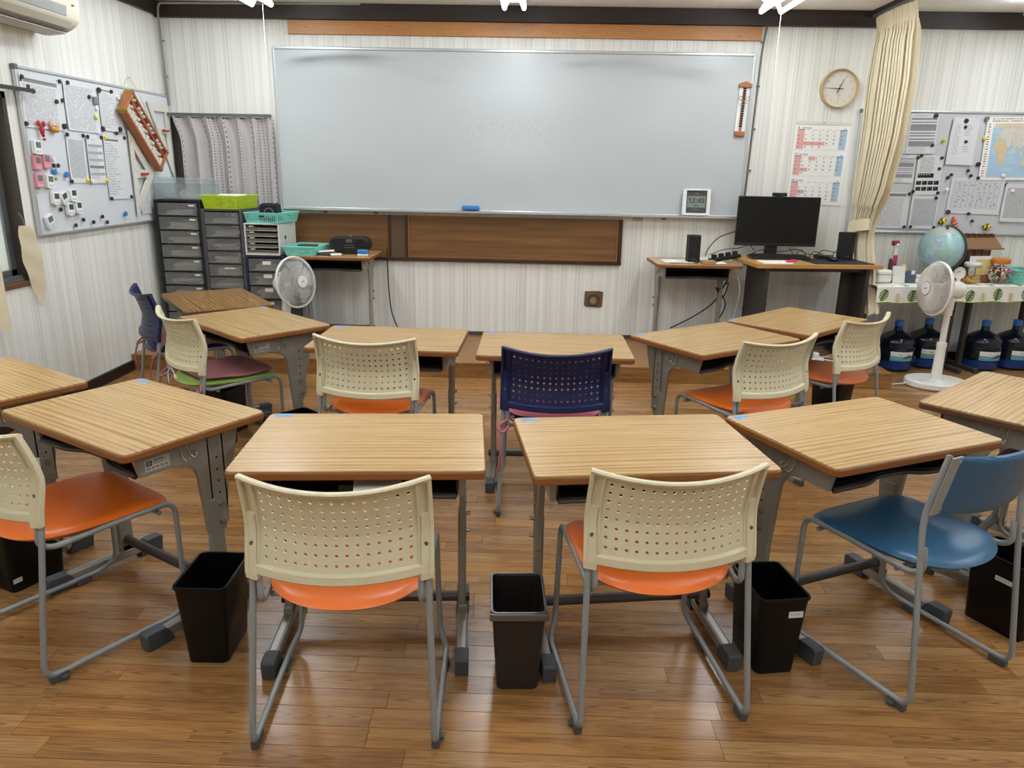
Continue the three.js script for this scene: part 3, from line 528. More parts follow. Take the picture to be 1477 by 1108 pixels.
{
  const proto = makeDesk(DESKS[0][0]);
  const K = 1.0577; DESKS.forEach(([label, x, z, a], i) => { if (i === 0) { proto.position.set(x * K, 0, z * K); proto.rotation.y = a * D2R; } else dup(proto, [x * K, 0, z * K], a * D2R, label); });
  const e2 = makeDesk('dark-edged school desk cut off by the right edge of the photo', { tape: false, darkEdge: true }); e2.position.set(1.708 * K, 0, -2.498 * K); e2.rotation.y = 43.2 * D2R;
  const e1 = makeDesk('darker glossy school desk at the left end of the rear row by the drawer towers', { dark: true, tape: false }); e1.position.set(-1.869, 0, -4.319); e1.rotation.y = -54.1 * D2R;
  const c1 = makeDesk('pale-framed school desk under the whiteboard carrying the black radio', { W: .62, D: .47, H: .673, tape: false, light: true, group: 'school desks on the dais' }); c1.position.set(-1.50, DAIS, -5.685);
  const c2 = makeDesk('pale-framed school desk beside the computer table carrying one small speaker', { W: .62, D: .47, H: .673, tape: false, light: true, group: 'school desks on the dais' }); c2.position.set(1.207, DAIS, -5.69); c2.rotation.y = .03;
  solo('book', 'dark book lying in the tray of the desk behind the left cream chair', 'book', [rbox(.19, .038, .26, .003)], m.blackMatte, [-.43, .580, -1.985], .10);
  solo('worksheet', 'white sheet sticking out of the book tray behind the left cream chair', 'paper', [box(.13, .002, .22)], m.paper, [-.42, .6005, -1.925], .22);
}

// ---------------------------------------------------------------- stacking chairs
const prof = v => v < .45 ? mix(-.064, -.083, smooth(0, 1, v / .45) * .6 + v / .45 * .4) : -.083 + .040 * Math.pow((v - .45) / .55, 1.35);
const BP = (u, v, d) => {                                            // back panel surface: u across, v up, d out to the rear
  const c = 1 - u * u, x = u * (.224 - .004 * v), y = .482 + .262 * v - .022 * c * v - .010 * c * (1 - v), z = prof(clamp(v)) + .055 * c;
  const nx = u * .42, l = Math.hypot(1, nx); return [x + d * nx / l, y, z + d / l];
};
function slab(u0, u1, v0, v1, d0, d1, nu = 1, nv = 1, ch = .003) {   // curved bar with chamfered long edges
  const gs = [], f = (d, w) => w;
  const ring = along => {                                          // cross-section points (p, d) in 0..1 space with chamfer
    const L = along === 'u' ? (v1 - v0) * .262 : (u1 - u0) * .224, q = Math.min(ch, Math.abs(L) * .3, (d1 - d0) * .3), a = q / Math.abs(L);
    return [[a, d0], [1 - a, d0], [1, d0 + q], [1, d1 - q], [1 - a, d1], [a, d1], [0, d1 - q], [0, d0 + q]];
  };
  const alongU = nu >= nv, R = ring(alongU ? 'u' : 'v'), n = Math.max(nu, nv), pos = [], idx = [];
  for (let i = 0; i <= n; i++) for (const [p, d] of R) pos.push(...(alongU ? BP(mix(u0, u1, i / n), mix(v0, v1, p), d) : BP(mix(u0, u1, p), mix(v0, v1, i / n), d)));
  for (let i = 0; i < n; i++) for (let k = 0; k < 8; k++) { const a = i * 8 + k, b = i * 8 + (k + 1) % 8; alongU ? idx.push(a, b, a + 8, b, b + 8, a + 8) : idx.push(a, a + 8, b, b, a + 8, b + 8); }
  for (let k = 1; k < 7; k++) { alongU ? idx.push(0, k + 1, k) : idx.push(0, k, k + 1); const e = n * 8; alongU ? idx.push(e, e + k, e + k + 1) : idx.push(e, e + k + 1, e + k); }
  const g = new THREE.BufferGeometry(); g.setAttribute('position', new THREE.Float32BufferAttribute(pos, 3)); g.setIndex(idx); return toCreasedNormals(g, .7);
}
function perforated() {                                              // 15 x 8 round holes through a 4 mm curved shell
  const NU = 15, NV = 8, pos = [], nor = [], A = [], u0 = -.835, u1 = .835, v0 = .135, v1 = .915, T = -.004, H = 8, r = .0046;
  const quad = (a, b, c, d) => A.push(a, b, c, a, c, d);
  for (let i = 0; i < NU; i++) for (let j = 0; j < NV; j++) {
    const ua = mix(u0, u1, i / NU), ub = mix(u0, u1, (i + 1) / NU), va = mix(v0, v1, j / NV), vb = mix(v0, v1, (j + 1) / NV), uc = (ua + ub) / 2, vc = (va + vb) / 2;
    const out = [], inn = [];
    for (let k = 0; k < H; k++) { const a = k / H * Math.PI * 2 + Math.PI / 4 * 0, c = Math.cos(a), s = Math.sin(a), q = Math.max(Math.abs(c), Math.abs(s)); out.push([uc + c / q * (ub - ua) / 2, vc + s / q * (vb - va) / 2]); inn.push([uc + c * r / .224, vc + s * r / .262]); }
    for (let k = 0; k < H; k++) { const n = (k + 1) % H; quad(BP(...out[k], 0), BP(...out[n], 0), BP(...inn[n], 0), BP(...inn[k], 0)); quad(BP(...out[n], T), BP(...out[k], T), BP(...inn[k], T), BP(...inn[n], T)); quad(BP(...inn[k], 0), BP(...inn[n], 0), BP(...inn[n], T), BP(...inn[k], T)); }
  }
  const g = new THREE.BufferGeometry(); g.setAttribute('position', new THREE.Float32BufferAttribute(A.flat(), 3)); return toCreasedNormals(g, .6);
}
const backGeo = (() => {
  const g = [perforated()];
  g.push(slab(-1, 1, .945, 1, -.007, .014, 32, 1, .005));            // top lip
  for (const e of [-1, 1]) {
    const uu = (a, b) => e > 0 ? [a, b] : [-b, -a];
    g.push(slab(...uu(.955, 1), -.005, .955, -.007, .015, 1, 16, .003), slab(...uu(.842, .866), .11, .95, -.004, .008, 1, 16, .002), slab(...uu(.835, .96), 0, .95, -.005, .001, 1, 16, .001));
    g.push(slab(...uu(.868, .965), -.045, .60, -.006, .012, 1, 10, .003), slab(...uu(.86, 1), -.045, .03, -.006, .013, 1, 3, .003));
  }
  g.push(slab(-.90, .90, 0, .115, -.007, .010, 32, 1, .006), slab(-.84, .84, .905, .96, -.004, 0, 32, 1, .001), slab(-.84, .84, .10, .14, -.004, 0, 32, 1, .001));
  return merge(g);
})();
// soft pad: closed outline inflated between a top surface and a flat underside
function pad(out, top, thick, { n = 64, rings = 12, pow = 7, under = .5 } = {}) {
  const pos = [], idx = [], c = out(0, 0);
  const P = (r, k, up) => { const a = k / n * Math.PI * 2, p = out(r, a), e = Math.pow(1 - Math.pow(r, pow), 1 / 2.2); const yt = top(p[0], p[1]), mid = yt - thick * under; return [p[0], up ? mid + (thick * under) * e : mid - thick * (1 - under) * e, p[1]]; };
  const add = up => {
    const b = pos.length / 3; pos.push(...P(0, 0, up));
    for (let i = 1; i <= rings; i++) { const r = i === rings ? 1 : Math.pow(i / rings, .6); for (let k = 0; k < n; k++) pos.push(...P(r, k, up)); }
    for (let k = 0; k < n; k++) { const q = (k + 1) % n; up ? idx.push(b, b + 1 + q, b + 1 + k) : idx.push(b, b + 1 + k, b + 1 + q); }
    for (let i = 0; i < rings - 1; i++) for (let k = 0; k < n; k++) { const a = b + 1 + i * n + k, d = b + 1 + i * n + (k + 1) % n; up ? idx.push(a, d, a + n, d, d + n, a + n) : idx.push(a, a + n, d, d, a + n, d + n); }
  };
  add(true); add(false);
  const g = new THREE.BufferGeometry(); g.setAttribute('position', new THREE.Float32BufferAttribute(pos, 3)); g.setIndex(idx); return toCreasedNormals(g, 1.1);
}
const se = (r, a, n) => { const c = Math.cos(a), s = Math.sin(a); const k = r / Math.pow(Math.pow(Math.abs(c), n) + Math.pow(Math.abs(s), n), 1 / n); return [c * k, s * k]; };
const seatOut = (r, a) => { const [s, t] = se(r, a, 6), z = t < 0 ? -.275 + t * .182 : -.275 + t * (.185 + .072 * (1 - s * s)); return [s * (.203 - .004 * t), z]; };
const seatTop = (x, z) => { const t = (z + .46) / .4; return .424 - .016 * Math.pow(clamp(1 - t * 3.2), 2) - .010 * Math.sin(clamp(t) * Math.PI) * (1 - 12 * x * x) - .014 * Math.pow(clamp((t - .75) * 3), 2) + .006 * clamp(t); };
const seatGeo = pad(seatOut, seatTop, .036, { under: .45 });
const tubeSide = (e, padded) => {
  const up = padded ? [[e * .212, .752, -.030], [e * .2135, .563, -.068]] : [[e * .206, .66, -.080], [e * .212, .50, -.066]];
  return [pipe([...up, [e * .2285, .0225, .004], [e * .2345, .0225, -.402], [e * .212, .06, -.447], [e * .2045, .397, -.449], [e * .200, .395, -.30], [e * .199, .389, -.085], [e * .1955, .41, -.052], [e * .196, .475, -.060]], .0085, .045, 10)];
};
const chairFrame = [-1, 1].map(e => merge(tubeSide(e, false))), padFrame = [-1, 1].map(e => merge(tubeSide(e, true)));
const bars = merge(cyl(.0075, .0075, .40, 10, 0, .372, -.40, 0, 0, Math.PI / 2), cyl(.0075, .0075, .39, 10, 0, .376, -.13, 0, 0, Math.PI / 2));
const glideGeo = (e, z) => [rbox(.021, .024, .052, .004, e * mix(.2285, .2345, -z / .4), .0125, z), rbox(.012, .012, .02, .003, e * (.243), .010, z - .01)];
function makeChair(name, label, { back, seat, padded = false, group, backLabel, seatLabel }) {
  const t = thing(name, label, 'chair', [0, 0, 0], 0, group);
  for (const i of [0, 1]) part(t, 'leg_frame', (padded ? padFrame : chairFrame)[i], m.tube);
  part(t, 'seat_bar', bars, m.tube);
  part(t, 'seat', seatGeo, seat, seatLabel);
  if (padded) {
    part(t, 'backrest', pad((r, a) => { const [s, q] = se(r, a, 12); return [s * .203, q * .090]; }, (x, z) => .012 + .045 * (1 - Math.pow(x / .2, 2)), .026, { under: .5 }).rotateX(Math.PI / 2).rotateX(.195).translate(0, .662, -.050), back, backLabel);
    for (const e of [-1, 1]) part(t, 'back_bracket', [rbox(.040, .178, .006, .002, e * .196, .663, -.036, .195), cyl(.0045, .0045, .008, 10, e * .186, .735, -.020, Math.PI / 2 + .195), cyl(.0045, .0045, .008, 10, e * .186, .592, -.048, Math.PI / 2 + .195)], m.tube);
  } else {
    part(t, 'backrest', backGeo, back, backLabel);
    for (const e of [-1, 1]) { const p = BP(e * .915, .30, .012); part(t, 'back_screw', cyl(.0055, .0055, .003, 12, p[0], p[1], p[2], Math.PI / 2), m.aluDark); }
  }
  for (const e of [-1, 1]) for (const z of [-.035, -.335]) part(t, 'glide', glideGeo(e, z), m.glide);
  return t;
}
{
  const put = (o, [x, z, a]) => { o.position.set(x, 0, z); o.rotation.y = a * D2R; return o; };
  const G = 'cream-backed chairs with orange seats';
  const first = put(makeChair('stacking_chair', 'cream perforated chair with orange seat, left of the brown wastebasket in the foreground', { back: m.cream, seat: m.orange, group: G, backLabel: 'cream perforated plastic backrest', seatLabel: 'orange vinyl seat' }), [-.444, -1.542, 3.2]);
  for (const [label, x, z, a] of [
    ['cream perforated chair with orange seat, right of the brown wastebasket in the foreground', .380, -1.659, 9.0],
    ['cream perforated chair with orange seat, half cut off at the left photo edge', -1.534, -1.87, -32.8],
    ['cream perforated chair with orange seat in the rear row, left of the navy chair', -.704, -3.008, -4.9],
    ['cream perforated chair with orange seat in the rear row right of the navy chair', 1.118, -3.196, 29],
  ]) put(dup(first, [0, 0, 0], 0, label), [x, z, a]);
  put(makeChair('stacking_chair', 'cream perforated chair with salmon seat nearest the white fan at right', { back: m.cream, seat: m.salmon, group: G, backLabel: 'cream perforated plastic backrest', seatLabel: 'salmon orange vinyl seat' }), [1.737, -3.754, 39.8]);
  put(makeChair('stacking_chair', 'cream perforated chair with green seat under a pink cushion', { back: m.cream, seat: m.green, seatLabel: 'green seat' }), [-1.728, -3.436, -43.6]);
  const nv = put(makeChair('stacking_chair', 'navy perforated chair with pink cushion in the middle of the rear row', { back: m.navy, seat: m.navy, group: 'navy perforated chairs', backLabel: 'navy perforated plastic backrest' }), [.109, -2.888, 1.3]);
  put(dup(nv, [0, 0, 0], 0, 'navy perforated chair at the far left by the wall and drawer towers'), [-2.23, -4.098, -52.8]);
  put(makeChair('padded_chair', 'blue vinyl padded chair with grey steel frame at the right', { back: m.blueVinyl, seat: m.blueVinyl, padded: true }), [1.271, -1.865, 27.8]);
  put(makeChair('stacking_chair', 'cream chair with dark cushion under the desk at the right photo edge', { back: m.cream, seat: m.salmon, seatLabel: 'salmon seat' }), [2.08, -2.35, 43]);
  // cushions tied on
  const cushOut = (r, a) => { const [s, q] = se(r, a, 4.5); return [s * .198, -.262 + q * .192]; };
  const cushTop = (x, z) => seatTop(x, z) + .026 - .012 * Math.exp(-((x * x) + (z + .27) * (z + .27)) * 900) - .004 * Math.cos(z * 22);
  const cush = pad(cushOut, cushTop, .032, { pow: 3, under: .5 });
  const cushion = (label, mat, [x, z, a]) => {
    const t = thing('seat_cushion', label, 'cushion', [x, 0, z], a * D2R, 'tied-on seat cushions'); part(t, 'pad', cush, mat);
    for (const e of [-1, 1]) part(t, 'tie', [cable([[e * .17, .432, -.08], [e * .20, .425, -.05], [e * .232, .40, -.03], [e * .215, .385, -.012], [e * .19, .40, -.04]], .006), cable([[e * .226, .40, -.02], [e * .222, .30, .006], [e * .228, .21, -.01]], .005)], mat);
    return t;
  };
  cushion('dusty pink cushion on the green-seated cream chair', m.pink, [-1.728, -3.436, -43.6]);
  cushion('rose pink cushion on the navy chair in the middle', m.rose, [.109, -2.888, 1.3]);
  cushion('dusty pink cushion on the navy chair by the left wall', m.pink, [-2.23, -4.098, -52.8]);
  cushion('dark maroon cushion on the chair at the right photo edge', M(0x5a3434, { rough: .95 }), [2.08, -2.35, 43]);
  const tag1 = solo('cable_tie_tag', 'small white tag with cord tied under the green chair seat', 'tag', [rbox(.03, .016, .006, .003), cable([[0, .008, 0], [-.03, .04, .005], [-.05, .02, .01], [-.055, -.04, .012]], .003)], m.white, [-1.735, .42, -3.465]); tag1.rotation.y = -.7;
}
// ---------------------------------------------------------------- wastebaskets
{
  const shell = (mat, label, brown) => {
    const t = thing('wastebasket', label, 'wastebasket', [0, 0, 0], 0, 'slim wastebaskets between the desks');
    const H = .255, wall = [], sec = (y, off) => { const k = y / H, w = mix(.118, .150, k) - off * 2, d = mix(.183, .209, k) - off * 2; return roundRect(w, d, .018).getPoints(5).map(p => [p.x, y, p.y]); };
    const loft = (L, flip) => { const pos = [], idx = [], n = L[0].length; L.forEach(r => r.forEach(p => pos.push(...p))); for (let i = 0; i < L.length - 1; i++) for (let k = 0; k < n; k++) { const a = i * n + k, b = i * n + (k + 1) % n; flip ? idx.push(a, b, a + n, b, b + n, a + n) : idx.push(a, a + n, b, b, a + n, b + n); } const g = new THREE.BufferGeometry(); g.setAttribute('position', new THREE.Float32BufferAttribute(pos, 3)); g.setIndex(idx); return toCreasedNormals(g, .8); };
    const outr = [.001, .08, .16, H].map(y => sec(y, 0)), inn = [.006, .08, .16, H].map(y => sec(y, .0025));
    const cap = y => { const g = new THREE.ShapeGeometry(roundRect(mix(.118, .15, y / H) - .002, mix(.183, .209, y / H) - .002, .018)).rotateX(Math.PI / 2); g.translate(0, y, 0); return g; };
    part(t, 'body', [loft(outr, false), loft(inn, true), cap(.001), cap(.006)], mat);
    const ring = extrude((() => { const s = roundRect(.158, .217, .02); s.holes.push(new THREE.Path(roundRect(.143, .202, .014).getPoints(6))); return s; })(), .006, .0015, 2, 6).rotateX(Math.PI / 2).translate(0, H + .003, 0);
    part(t, 'rim', ring, brown ? M(0x55524e, { rough: .3 }) : mat);
    if (brown) part(t, 'front_lip', [rbox(.162, .022, .010, .004, 0, H - .009, .108)], M(0x5a5753, { rough: .3 }));
    return t;
  };
  const st = (t, x, y, z, ry, w = .042, h = .018) => part(t, 'sticker', new THREE.BoxGeometry(w, h, .0008).rotateX(-.0).rotateY(ry).translate(x, y, z), stickM, 'white name sticker');
  const stickM = M(0xffffff, { rough: .7, map: canvasTex(128, 48, (g, w, h) => { g.fillStyle = '#dcdad3'; g.fillRect(0, 0, w, h); g.fillStyle = '#55534f'; for (let k = 0; k < 6; k++) { g.fillRect(18 + k * 15, 18 + (k % 2) * 4, 9, 3); g.fillRect(21 + k * 15, 16, 3, 15 - (k % 3) * 3); } }) });
  const put = (t, x, z, a) => { t.position.set(x, 0, z); t.rotation.y = a * D2R; return t; };
  put(shell(m.bin, 'black wastebasket between the left desk and the cream chair in front'), -.937, -1.963, 1.5);
  put(shell(m.binBrown, 'dark brown wastebasket with grey rim in the middle of the foreground', true), -.018, -1.895, 3.5);
  const a = put(shell(m.bin, 'black wastebasket with a white sticker beside the blue chair'), .738, -2.006, 9); st(a, .035, .205, .1035, 0, .044, .02);
  const b = put(shell(m.bin, 'black wastebasket with a white sticker behind the blue chair'), 1.592, -2.215, 27); st(b, -.0735, .19, .02, -Math.PI / 2, .055, .016);
  const c = put(shell(m.bin, 'black wastebasket under the cream chair at the left photo edge'), -1.758, -2.305, -25); st(c, .0635, .045, .075, Math.PI / 2, .03, .016);
  const d = put(shell(m.bin, 'black wastebasket with a white sticker under the green-seated chair'), -1.66, -3.86, -18); st(d, .03, .19, .1032, 0, .05, .014);
  put(shell(m.bin, 'black wastebasket behind the front-left desk, only its rim corner showing'), -1.14, -3.406, -42);
  put(shell(m.bin, 'black wastebasket under the salmon-seated chair at right'), 1.85, -4.42, 30);
}

// ---------------------------------------------------------------- notice boards
const docTex = {};
function glyphs(g, x, y, n, s, col) { g.fillStyle = col; for (let k = 0; k < n; k++) { if (rnd() < .12) continue; const a = x + k * s * 1.15; g.fillRect(a, y + s * .15, s * .8, 1.2); g.fillRect(a + s * .3 * rnd(), y, 1.3, s * .8); if (rnd() < .6) g.fillRect(a + .1 * s, y + s * .65, s * .7, 1.2); } }
function doc(kind, w = 300, h = 300) {
  return docTex[kind] ||= M(0xffffff, { rough: .75, map: canvasTex(w, h, (g) => {
    g.fillStyle = '#d9dadb'; g.fillRect(0, 0, w, h);
    if (kind === 'notice') { g.fillStyle = '#8d8d8f'; g.fillRect(26, 14, w - 60, 24); glyphs(g, 34, 20, 24, 8, '#333'); for (let y = 50; y < h - 20; y += 9) glyphs(g, 18 + (y % 4), y, 29, 7, '#77777c'); g.fillStyle = '#3b3b3e'; g.fillRect(4, 14, 14, 26); }
    if (kind === 'dense') for (let y = 12; y < h - 12; y += 8) glyphs(g, 14, y, 34, 6.4, '#77777c');
    if (kind === 'list') { g.fillStyle = '#6a6a6e'; g.fillRect(20, 12, w * .6, 9); for (let y = 32; y < h - 16; y += 12) { g.fillStyle = '#b9b9bc'; g.fillRect(14, y + 9, w - 28, 1); g.fillStyle = '#77777b'; g.fillRect(14, y + 1, 6, 6); glyphs(g, 28, y, 10 + (rnd() * 14 | 0), 7, '#66666b'); } }
    if (kind === 'table') { g.strokeStyle = '#8b8b90'; g.lineWidth = 1.4; for (let y = 26; y < h - 40; y += 9) { g.beginPath(); g.moveTo(20, y); g.lineTo(w - 20, y); g.stroke(); } for (let x = 20; x <= w - 20; x += (w - 40) / 9) { g.beginPath(); g.moveTo(x, 26); g.lineTo(x, h - 42); g.stroke(); } for (let k = 0; k < 46; k++) { g.fillStyle = '#5a5a60'; g.fillRect(26 + rnd() * (w - 60), 28 + (rnd() * 24 | 0) * 9, 7, 5); } glyphs(g, 24, h - 34, 14, 7, '#66666b'); }
    if (kind === 'bars') { glyphs(g, 24, 12, 20, 8, '#55555a'); for (const [y, t] of [[34, 12], [60, 8], [80, 48], [140, 10], [160, 10], [186, 10], [206, 40]]) { g.fillStyle = '#8f8f93'; g.fillRect(14, y * h / 300, w - 30, t * h / 300); glyphs(g, 18, y * h / 300 + 3, 26, 7, '#5e5e63'); } for (let y = 252; y < h - 14; y += 11) glyphs(g, 20, y, 22, 7, '#77777c'); }
    if (kind === 'photos') { for (let y = 12; y < h * .42; y += 9) glyphs(g, 40, y, 20, 7, '#6a6a70'); g.fillStyle = '#17171a'; g.fillRect(26, h * .45, w * .62, h * .11); for (let r = 0; r < 2; r++) for (let c = 0; c < 4; c++) { g.fillStyle = '#1c1c20'; g.fillRect(18 + c * w * .23, h * (.64 + r * .15), w * .20, h * .10); g.fillStyle = '#6b6b70'; g.fillRect(24 + c * w * .23 + rnd() * 20, h * (.66 + r * .15), 12, 9); } g.fillStyle = '#e9e9e8'; for (let k = 0; k < 5; k++) g.fillRect(34 + k * 30, h * .47, 14, 6); }
    if (kind === 'lines') for (let x = 30; x < w - 16; x += 13) { g.fillStyle = '#85858b'; g.fillRect(x, 30, 6, h - 60); if (rnd() < .5) { g.fillStyle = '#6e6e74'; g.fillRect(x, 40 + rnd() * 180, 6, 40); } }
    if (kind === 'hand') for (let y = 46; y < h - 60; y += 15) { glyphs(g, 40 + rnd() * 12, y, 6, 9, '#66666c'); if (rnd() < .75) glyphs(g, 150 + rnd() * 14, y, 7, 9, '#66666c'); }
    if (kind === 'grey') { glyphs(g, 40, 14, 14, 8, '#66666b'); for (let k = 0; k < 5; k++) { g.fillStyle = k === 3 ? '#77777c' : '#a5a5a9'; g.fillRect(14, 46 + k * 46, w - 26, 18); for (let y = 66; y < 84; y += 8) glyphs(g, 16, y + k * 46, 26, 6, '#77777c'); } }
  }) });
}
// items on a board: side 'L' has a = z along the left wall, side 'R' has a = x along the front wall
function place(o, side, a, y, out, roll = 0) { o.position.set(side === 'L' ? XL + .026 + out : a, y, side === 'L' ? a : ZW + .026 + out); o.rotation.set(0, side === 'L' ? Math.PI / 2 : 0, roll * D2R, 'YXZ'); return o; }
function board(side, label, c0, c1, y0, y1) {
  const t = thing('notice_board', label, 'notice board'); place(t, side, (c0 + c1) / 2, (y0 + y1) / 2, -.026); const W = Math.abs(c1 - c0), H = y1 - y0;
  part(t, 'board_face', box(W - .01, H - .01, .014, 0, 0, .014), M(side === 'L' ? 0xd7dbde : 0xc9cccf, { rough: .3 }));
  for (const e of [-1, 1]) { part(t, 'frame_rail', rbox(W + .01, .018, .026, .006, 0, e * H / 2, .016), m.alu); part(t, 'frame_rail', rbox(.018, H + .01, .026, .006, e * W / 2, 0, .016), m.alu); part(t, 'corner_cap', rbox(.028, .03, .03, .006, e * W / 2, H / 2, .016), m.aluDark); }
  return t;
}
board('L', 'white magnetic notice board with abacus and timers on the left wall', -4.245, -6.005 + .03, 1.012, 1.91);
board('R', 'white magnetic notice board behind the tied cream curtain on the front wall', 2.425, 4.22, 1.012, 1.892);
const paperG = {};
function sheet(side, kind, label, a, y, w, h, roll, out = .001, curl = .004) {
  const t = solo('notice_sheet', label, 'paper', (() => { const g = grid(8, 8, (u, v) => [(u - .5) * w, (v - .5) * h, curl * (Math.pow(2 * u - 1, 4) * Math.pow(2 * v - 1, 2) + .25 * Math.sin(u * 7 + v * 3 + a * 9) + .25)]); return g; })(), doc(kind));
  t.material.side = THREE.DoubleSide; return place(t, side, a, y, out, roll);
}
sheet('L', 'notice', 'printed notice sheet with a grey heading at the top left of the left board', -4.435, 1.735, .375, .272, -1);
sheet('L', 'dense', 'second printed sheet along the top of the left board', -4.815, 1.737, .345, .272, -1);
sheet('L', 'list', 'third printed sheet along the top of the left board, left of the abacus', -5.145, 1.749, .27, .262, -1, .0025);
sheet('L', 'lines', 'narrow printed sheet in the second row of the left board, first from the window', -4.686, 1.437, .178, .282, -2);
sheet('L', 'grey', 'narrow printed sheet with grey bands in the second row of the left board', -4.891, 1.431, .178, .282, -1, .0025);
sheet('L', 'list', 'tall ruled list sheet under the abacus on the left board', -5.134, 1.383, .275, .40, -1);
sheet('L', 'dense', 'small printed sheet at the lower right of the left board behind the white triangle', -5.455, 1.148, .139, .161, -1);
sheet('R', 'list', 'printed sheet half hidden behind the tied curtain, top row of the right board', 2.703, 1.736, .20, .287, 1, .0005);
sheet('R', 'bars', 'printed form with grey shaded blocks right of the tied curtain', 2.888, 1.737, .21, .285, 1, .003);
sheet('R', 'bars', 'small printed form with grey blocks beside the curtain edge, second row', 2.762, 1.482, .22, .2, .5);
sheet('R', 'photos', 'printed sheet with rows of black photographs on the right board', 2.981, 1.439, .19, .288, 1.5, .003);
sheet('R', 'notice', 'large printed notice at the bottom of the right board by the curtain', 2.745, 1.178, .25, .272, .3);
sheet('R', 'lines', 'printed timetable sheet with narrow columns at the bottom of the right board', 2.99, 1.166, .205, .25, .3, .003);
sheet('R', 'hand', 'handwritten booklet hanging on the right board left of the world map', 3.191, 1.687, .20, .335, -1, .006, .010);
sheet('R', 'table', 'wide printed attendance table under the world map', 3.36, 1.292, .40, .262, -1);
sheet('R', 'lines', 'printed column sheet at the right photo edge below the world map', 3.675, 1.248, .214, .28, -.3, .012);
// coarse outlines of the continents (degrees), shared by the map and the globe
const LAND = {
  africa: [[-16, 15], [-6, 35], [10, 37], [20, 32], [32, 31], [43, 11], [51, 11], [40, -5], [40, -16], [32, -28], [19, -34], [12, -17], [9, 3], [-8, 5]],
  eurasia: [[-9, 37], [-9, 43], [0, 48], [8, 55], [5, 60], [20, 70], [42, 67], [70, 73], [105, 77], [140, 72], [178, 69], [163, 60], [155, 52], [140, 54], [133, 43], [127, 36], [120, 38], [122, 28], [108, 20], [106, 9], [100, 14], [98, 8], [90, 22], [80, 14], [77, 8], [72, 20], [60, 25], [56, 18], [44, 13], [35, 29], [36, 36], [27, 37], [22, 37], [18, 41], [12, 44], [16, 38], [10, 44], [3, 43], [-2, 37]],
  namerica: [[-166, 66], [-156, 71], [-120, 70], [-95, 72], [-80, 66], [-65, 60], [-56, 52], [-66, 44], [-75, 37], [-81, 26], [-90, 30], [-97, 22], [-88, 16], [-78, 8], [-95, 15], [-106, 22], [-115, 31], [-124, 42], [-130, 54], [-150, 60]],
  samerica: [[-78, 7], [-62, 10], [-50, 0], [-35, -7], [-40, -22], [-57, -37], [-66, -54], [-74, -48], [-71, -20], [-81, -5]],
  australia: [[114, -22], [123, -16], [132, -11], [142, -11], [147, -20], [153, -28], [146, -39], [136, -34], [116, -34]], greenland: [[-55, 60], [-22, 71], [-22, 82], [-60, 82], [-70, 77]],
  islands: [[130, 32], [136, 35], [141, 42], [144, 44], [140, 37]], indonesia: [[96, 5], [106, -6], [118, -8], [117, 5], [109, 2]], antarctica: [[-180, -72], [-60, -66], [0, -70], [90, -66], [180, -72], [180, -90], [-180, -90]],
};
function drawLand(g, X, Y, cols, line) { let k = 0; for (const n in LAND) { g.fillStyle = cols[k++ % cols.length]; g.beginPath(); LAND[n].forEach(([a, b], i) => i ? g.lineTo(X(a), Y(b)) : g.moveTo(X(a), Y(b))); g.closePath(); g.fill(); if (line) { g.strokeStyle = line; g.lineWidth = 2; g.stroke(); } } }
{
  const tex = canvasTex(800, 640, (g, w, h) => {
    g.fillStyle = '#efebe4'; g.fillRect(0, 0, w, h); g.fillStyle = '#a9c7dd'; g.fillRect(74, 62, w - 90, h - 90);
    const X = a => 74 + ((((a + 30) % 360) + 360) % 360) / 300 * (w - 90), Y = b => 62 + (80 - b) / 145 * (h - 90);
    g.save(); g.beginPath(); g.rect(74, 62, w - 90, h - 90); g.clip(); for (let k = 0; k < 70; k++) { g.fillStyle = ['#bcd6e6', '#9dbdd8', '#c8dcdf'][k % 3]; g.globalAlpha = .35; g.beginPath(); g.ellipse(74 + rnd() * w, 62 + rnd() * h, 20 + rnd() * 50, 10 + rnd() * 20, 0, 0, 7); g.fill(); } g.globalAlpha = 1;
    g.fillStyle = '#dfe4e6'; g.fillRect(74, 62, w, 40); drawLand(g, X, Y, ['#d9c39a', '#d3d0c6', '#d8c9b0'], '#b8b93a');
    for (let k = 0; k < 90; k++) { const a = -15 + rnd() * 150, b = rnd() * 60, x = X(a), y = Y(b); g.fillStyle = ['#d8b48e', '#cfd0a0', '#d6aaa6', '#c8cf70', '#d5d2cc'][k % 5]; g.globalAlpha = .5; g.fillRect(x, y, 8 + rnd() * 22, 6 + rnd() * 14); } g.globalAlpha = 1; g.restore();
    const flag = ['#b23c3c', '#2e4a8c', '#2f7a4a', '#c9a23a', '#7a2b2b', '#333', '#d9d6cf']; for (let k = 0; k < 26; k++) for (let r = 0; r < 2; r++) { g.fillStyle = flag[(k * 3 + r * 2) % 7]; g.fillRect(58 + k * 28, 12 + r * 22, 20, 9); g.fillStyle = flag[(k + r * 5 + 2) % 7]; g.fillRect(58 + k * 28, 17 + r * 22, 20, 4); }
    for (let k = 0; k < 22; k++) { g.fillStyle = flag[(k * 5) % 7]; g.fillRect(24, 66 + k * 25, 20, 10); g.fillStyle = flag[(k * 2 + 3) % 7]; g.fillRect(44, 70 + k * 25, 6, 5); }
  });
  const t = solo('world_map', 'world map poster bordered with small flags on the right board', 'map', grid(8, 8, (u, v) => [(u - .5) * .57, (v - .5) * .45, .003 + .003 * Math.sin(u * 6 + v * 4)]), M(0xffffff, { rough: .45, map: tex, side: THREE.DoubleSide })); place(t, 'R', 3.635, 1.642, .002, 1.2);
}
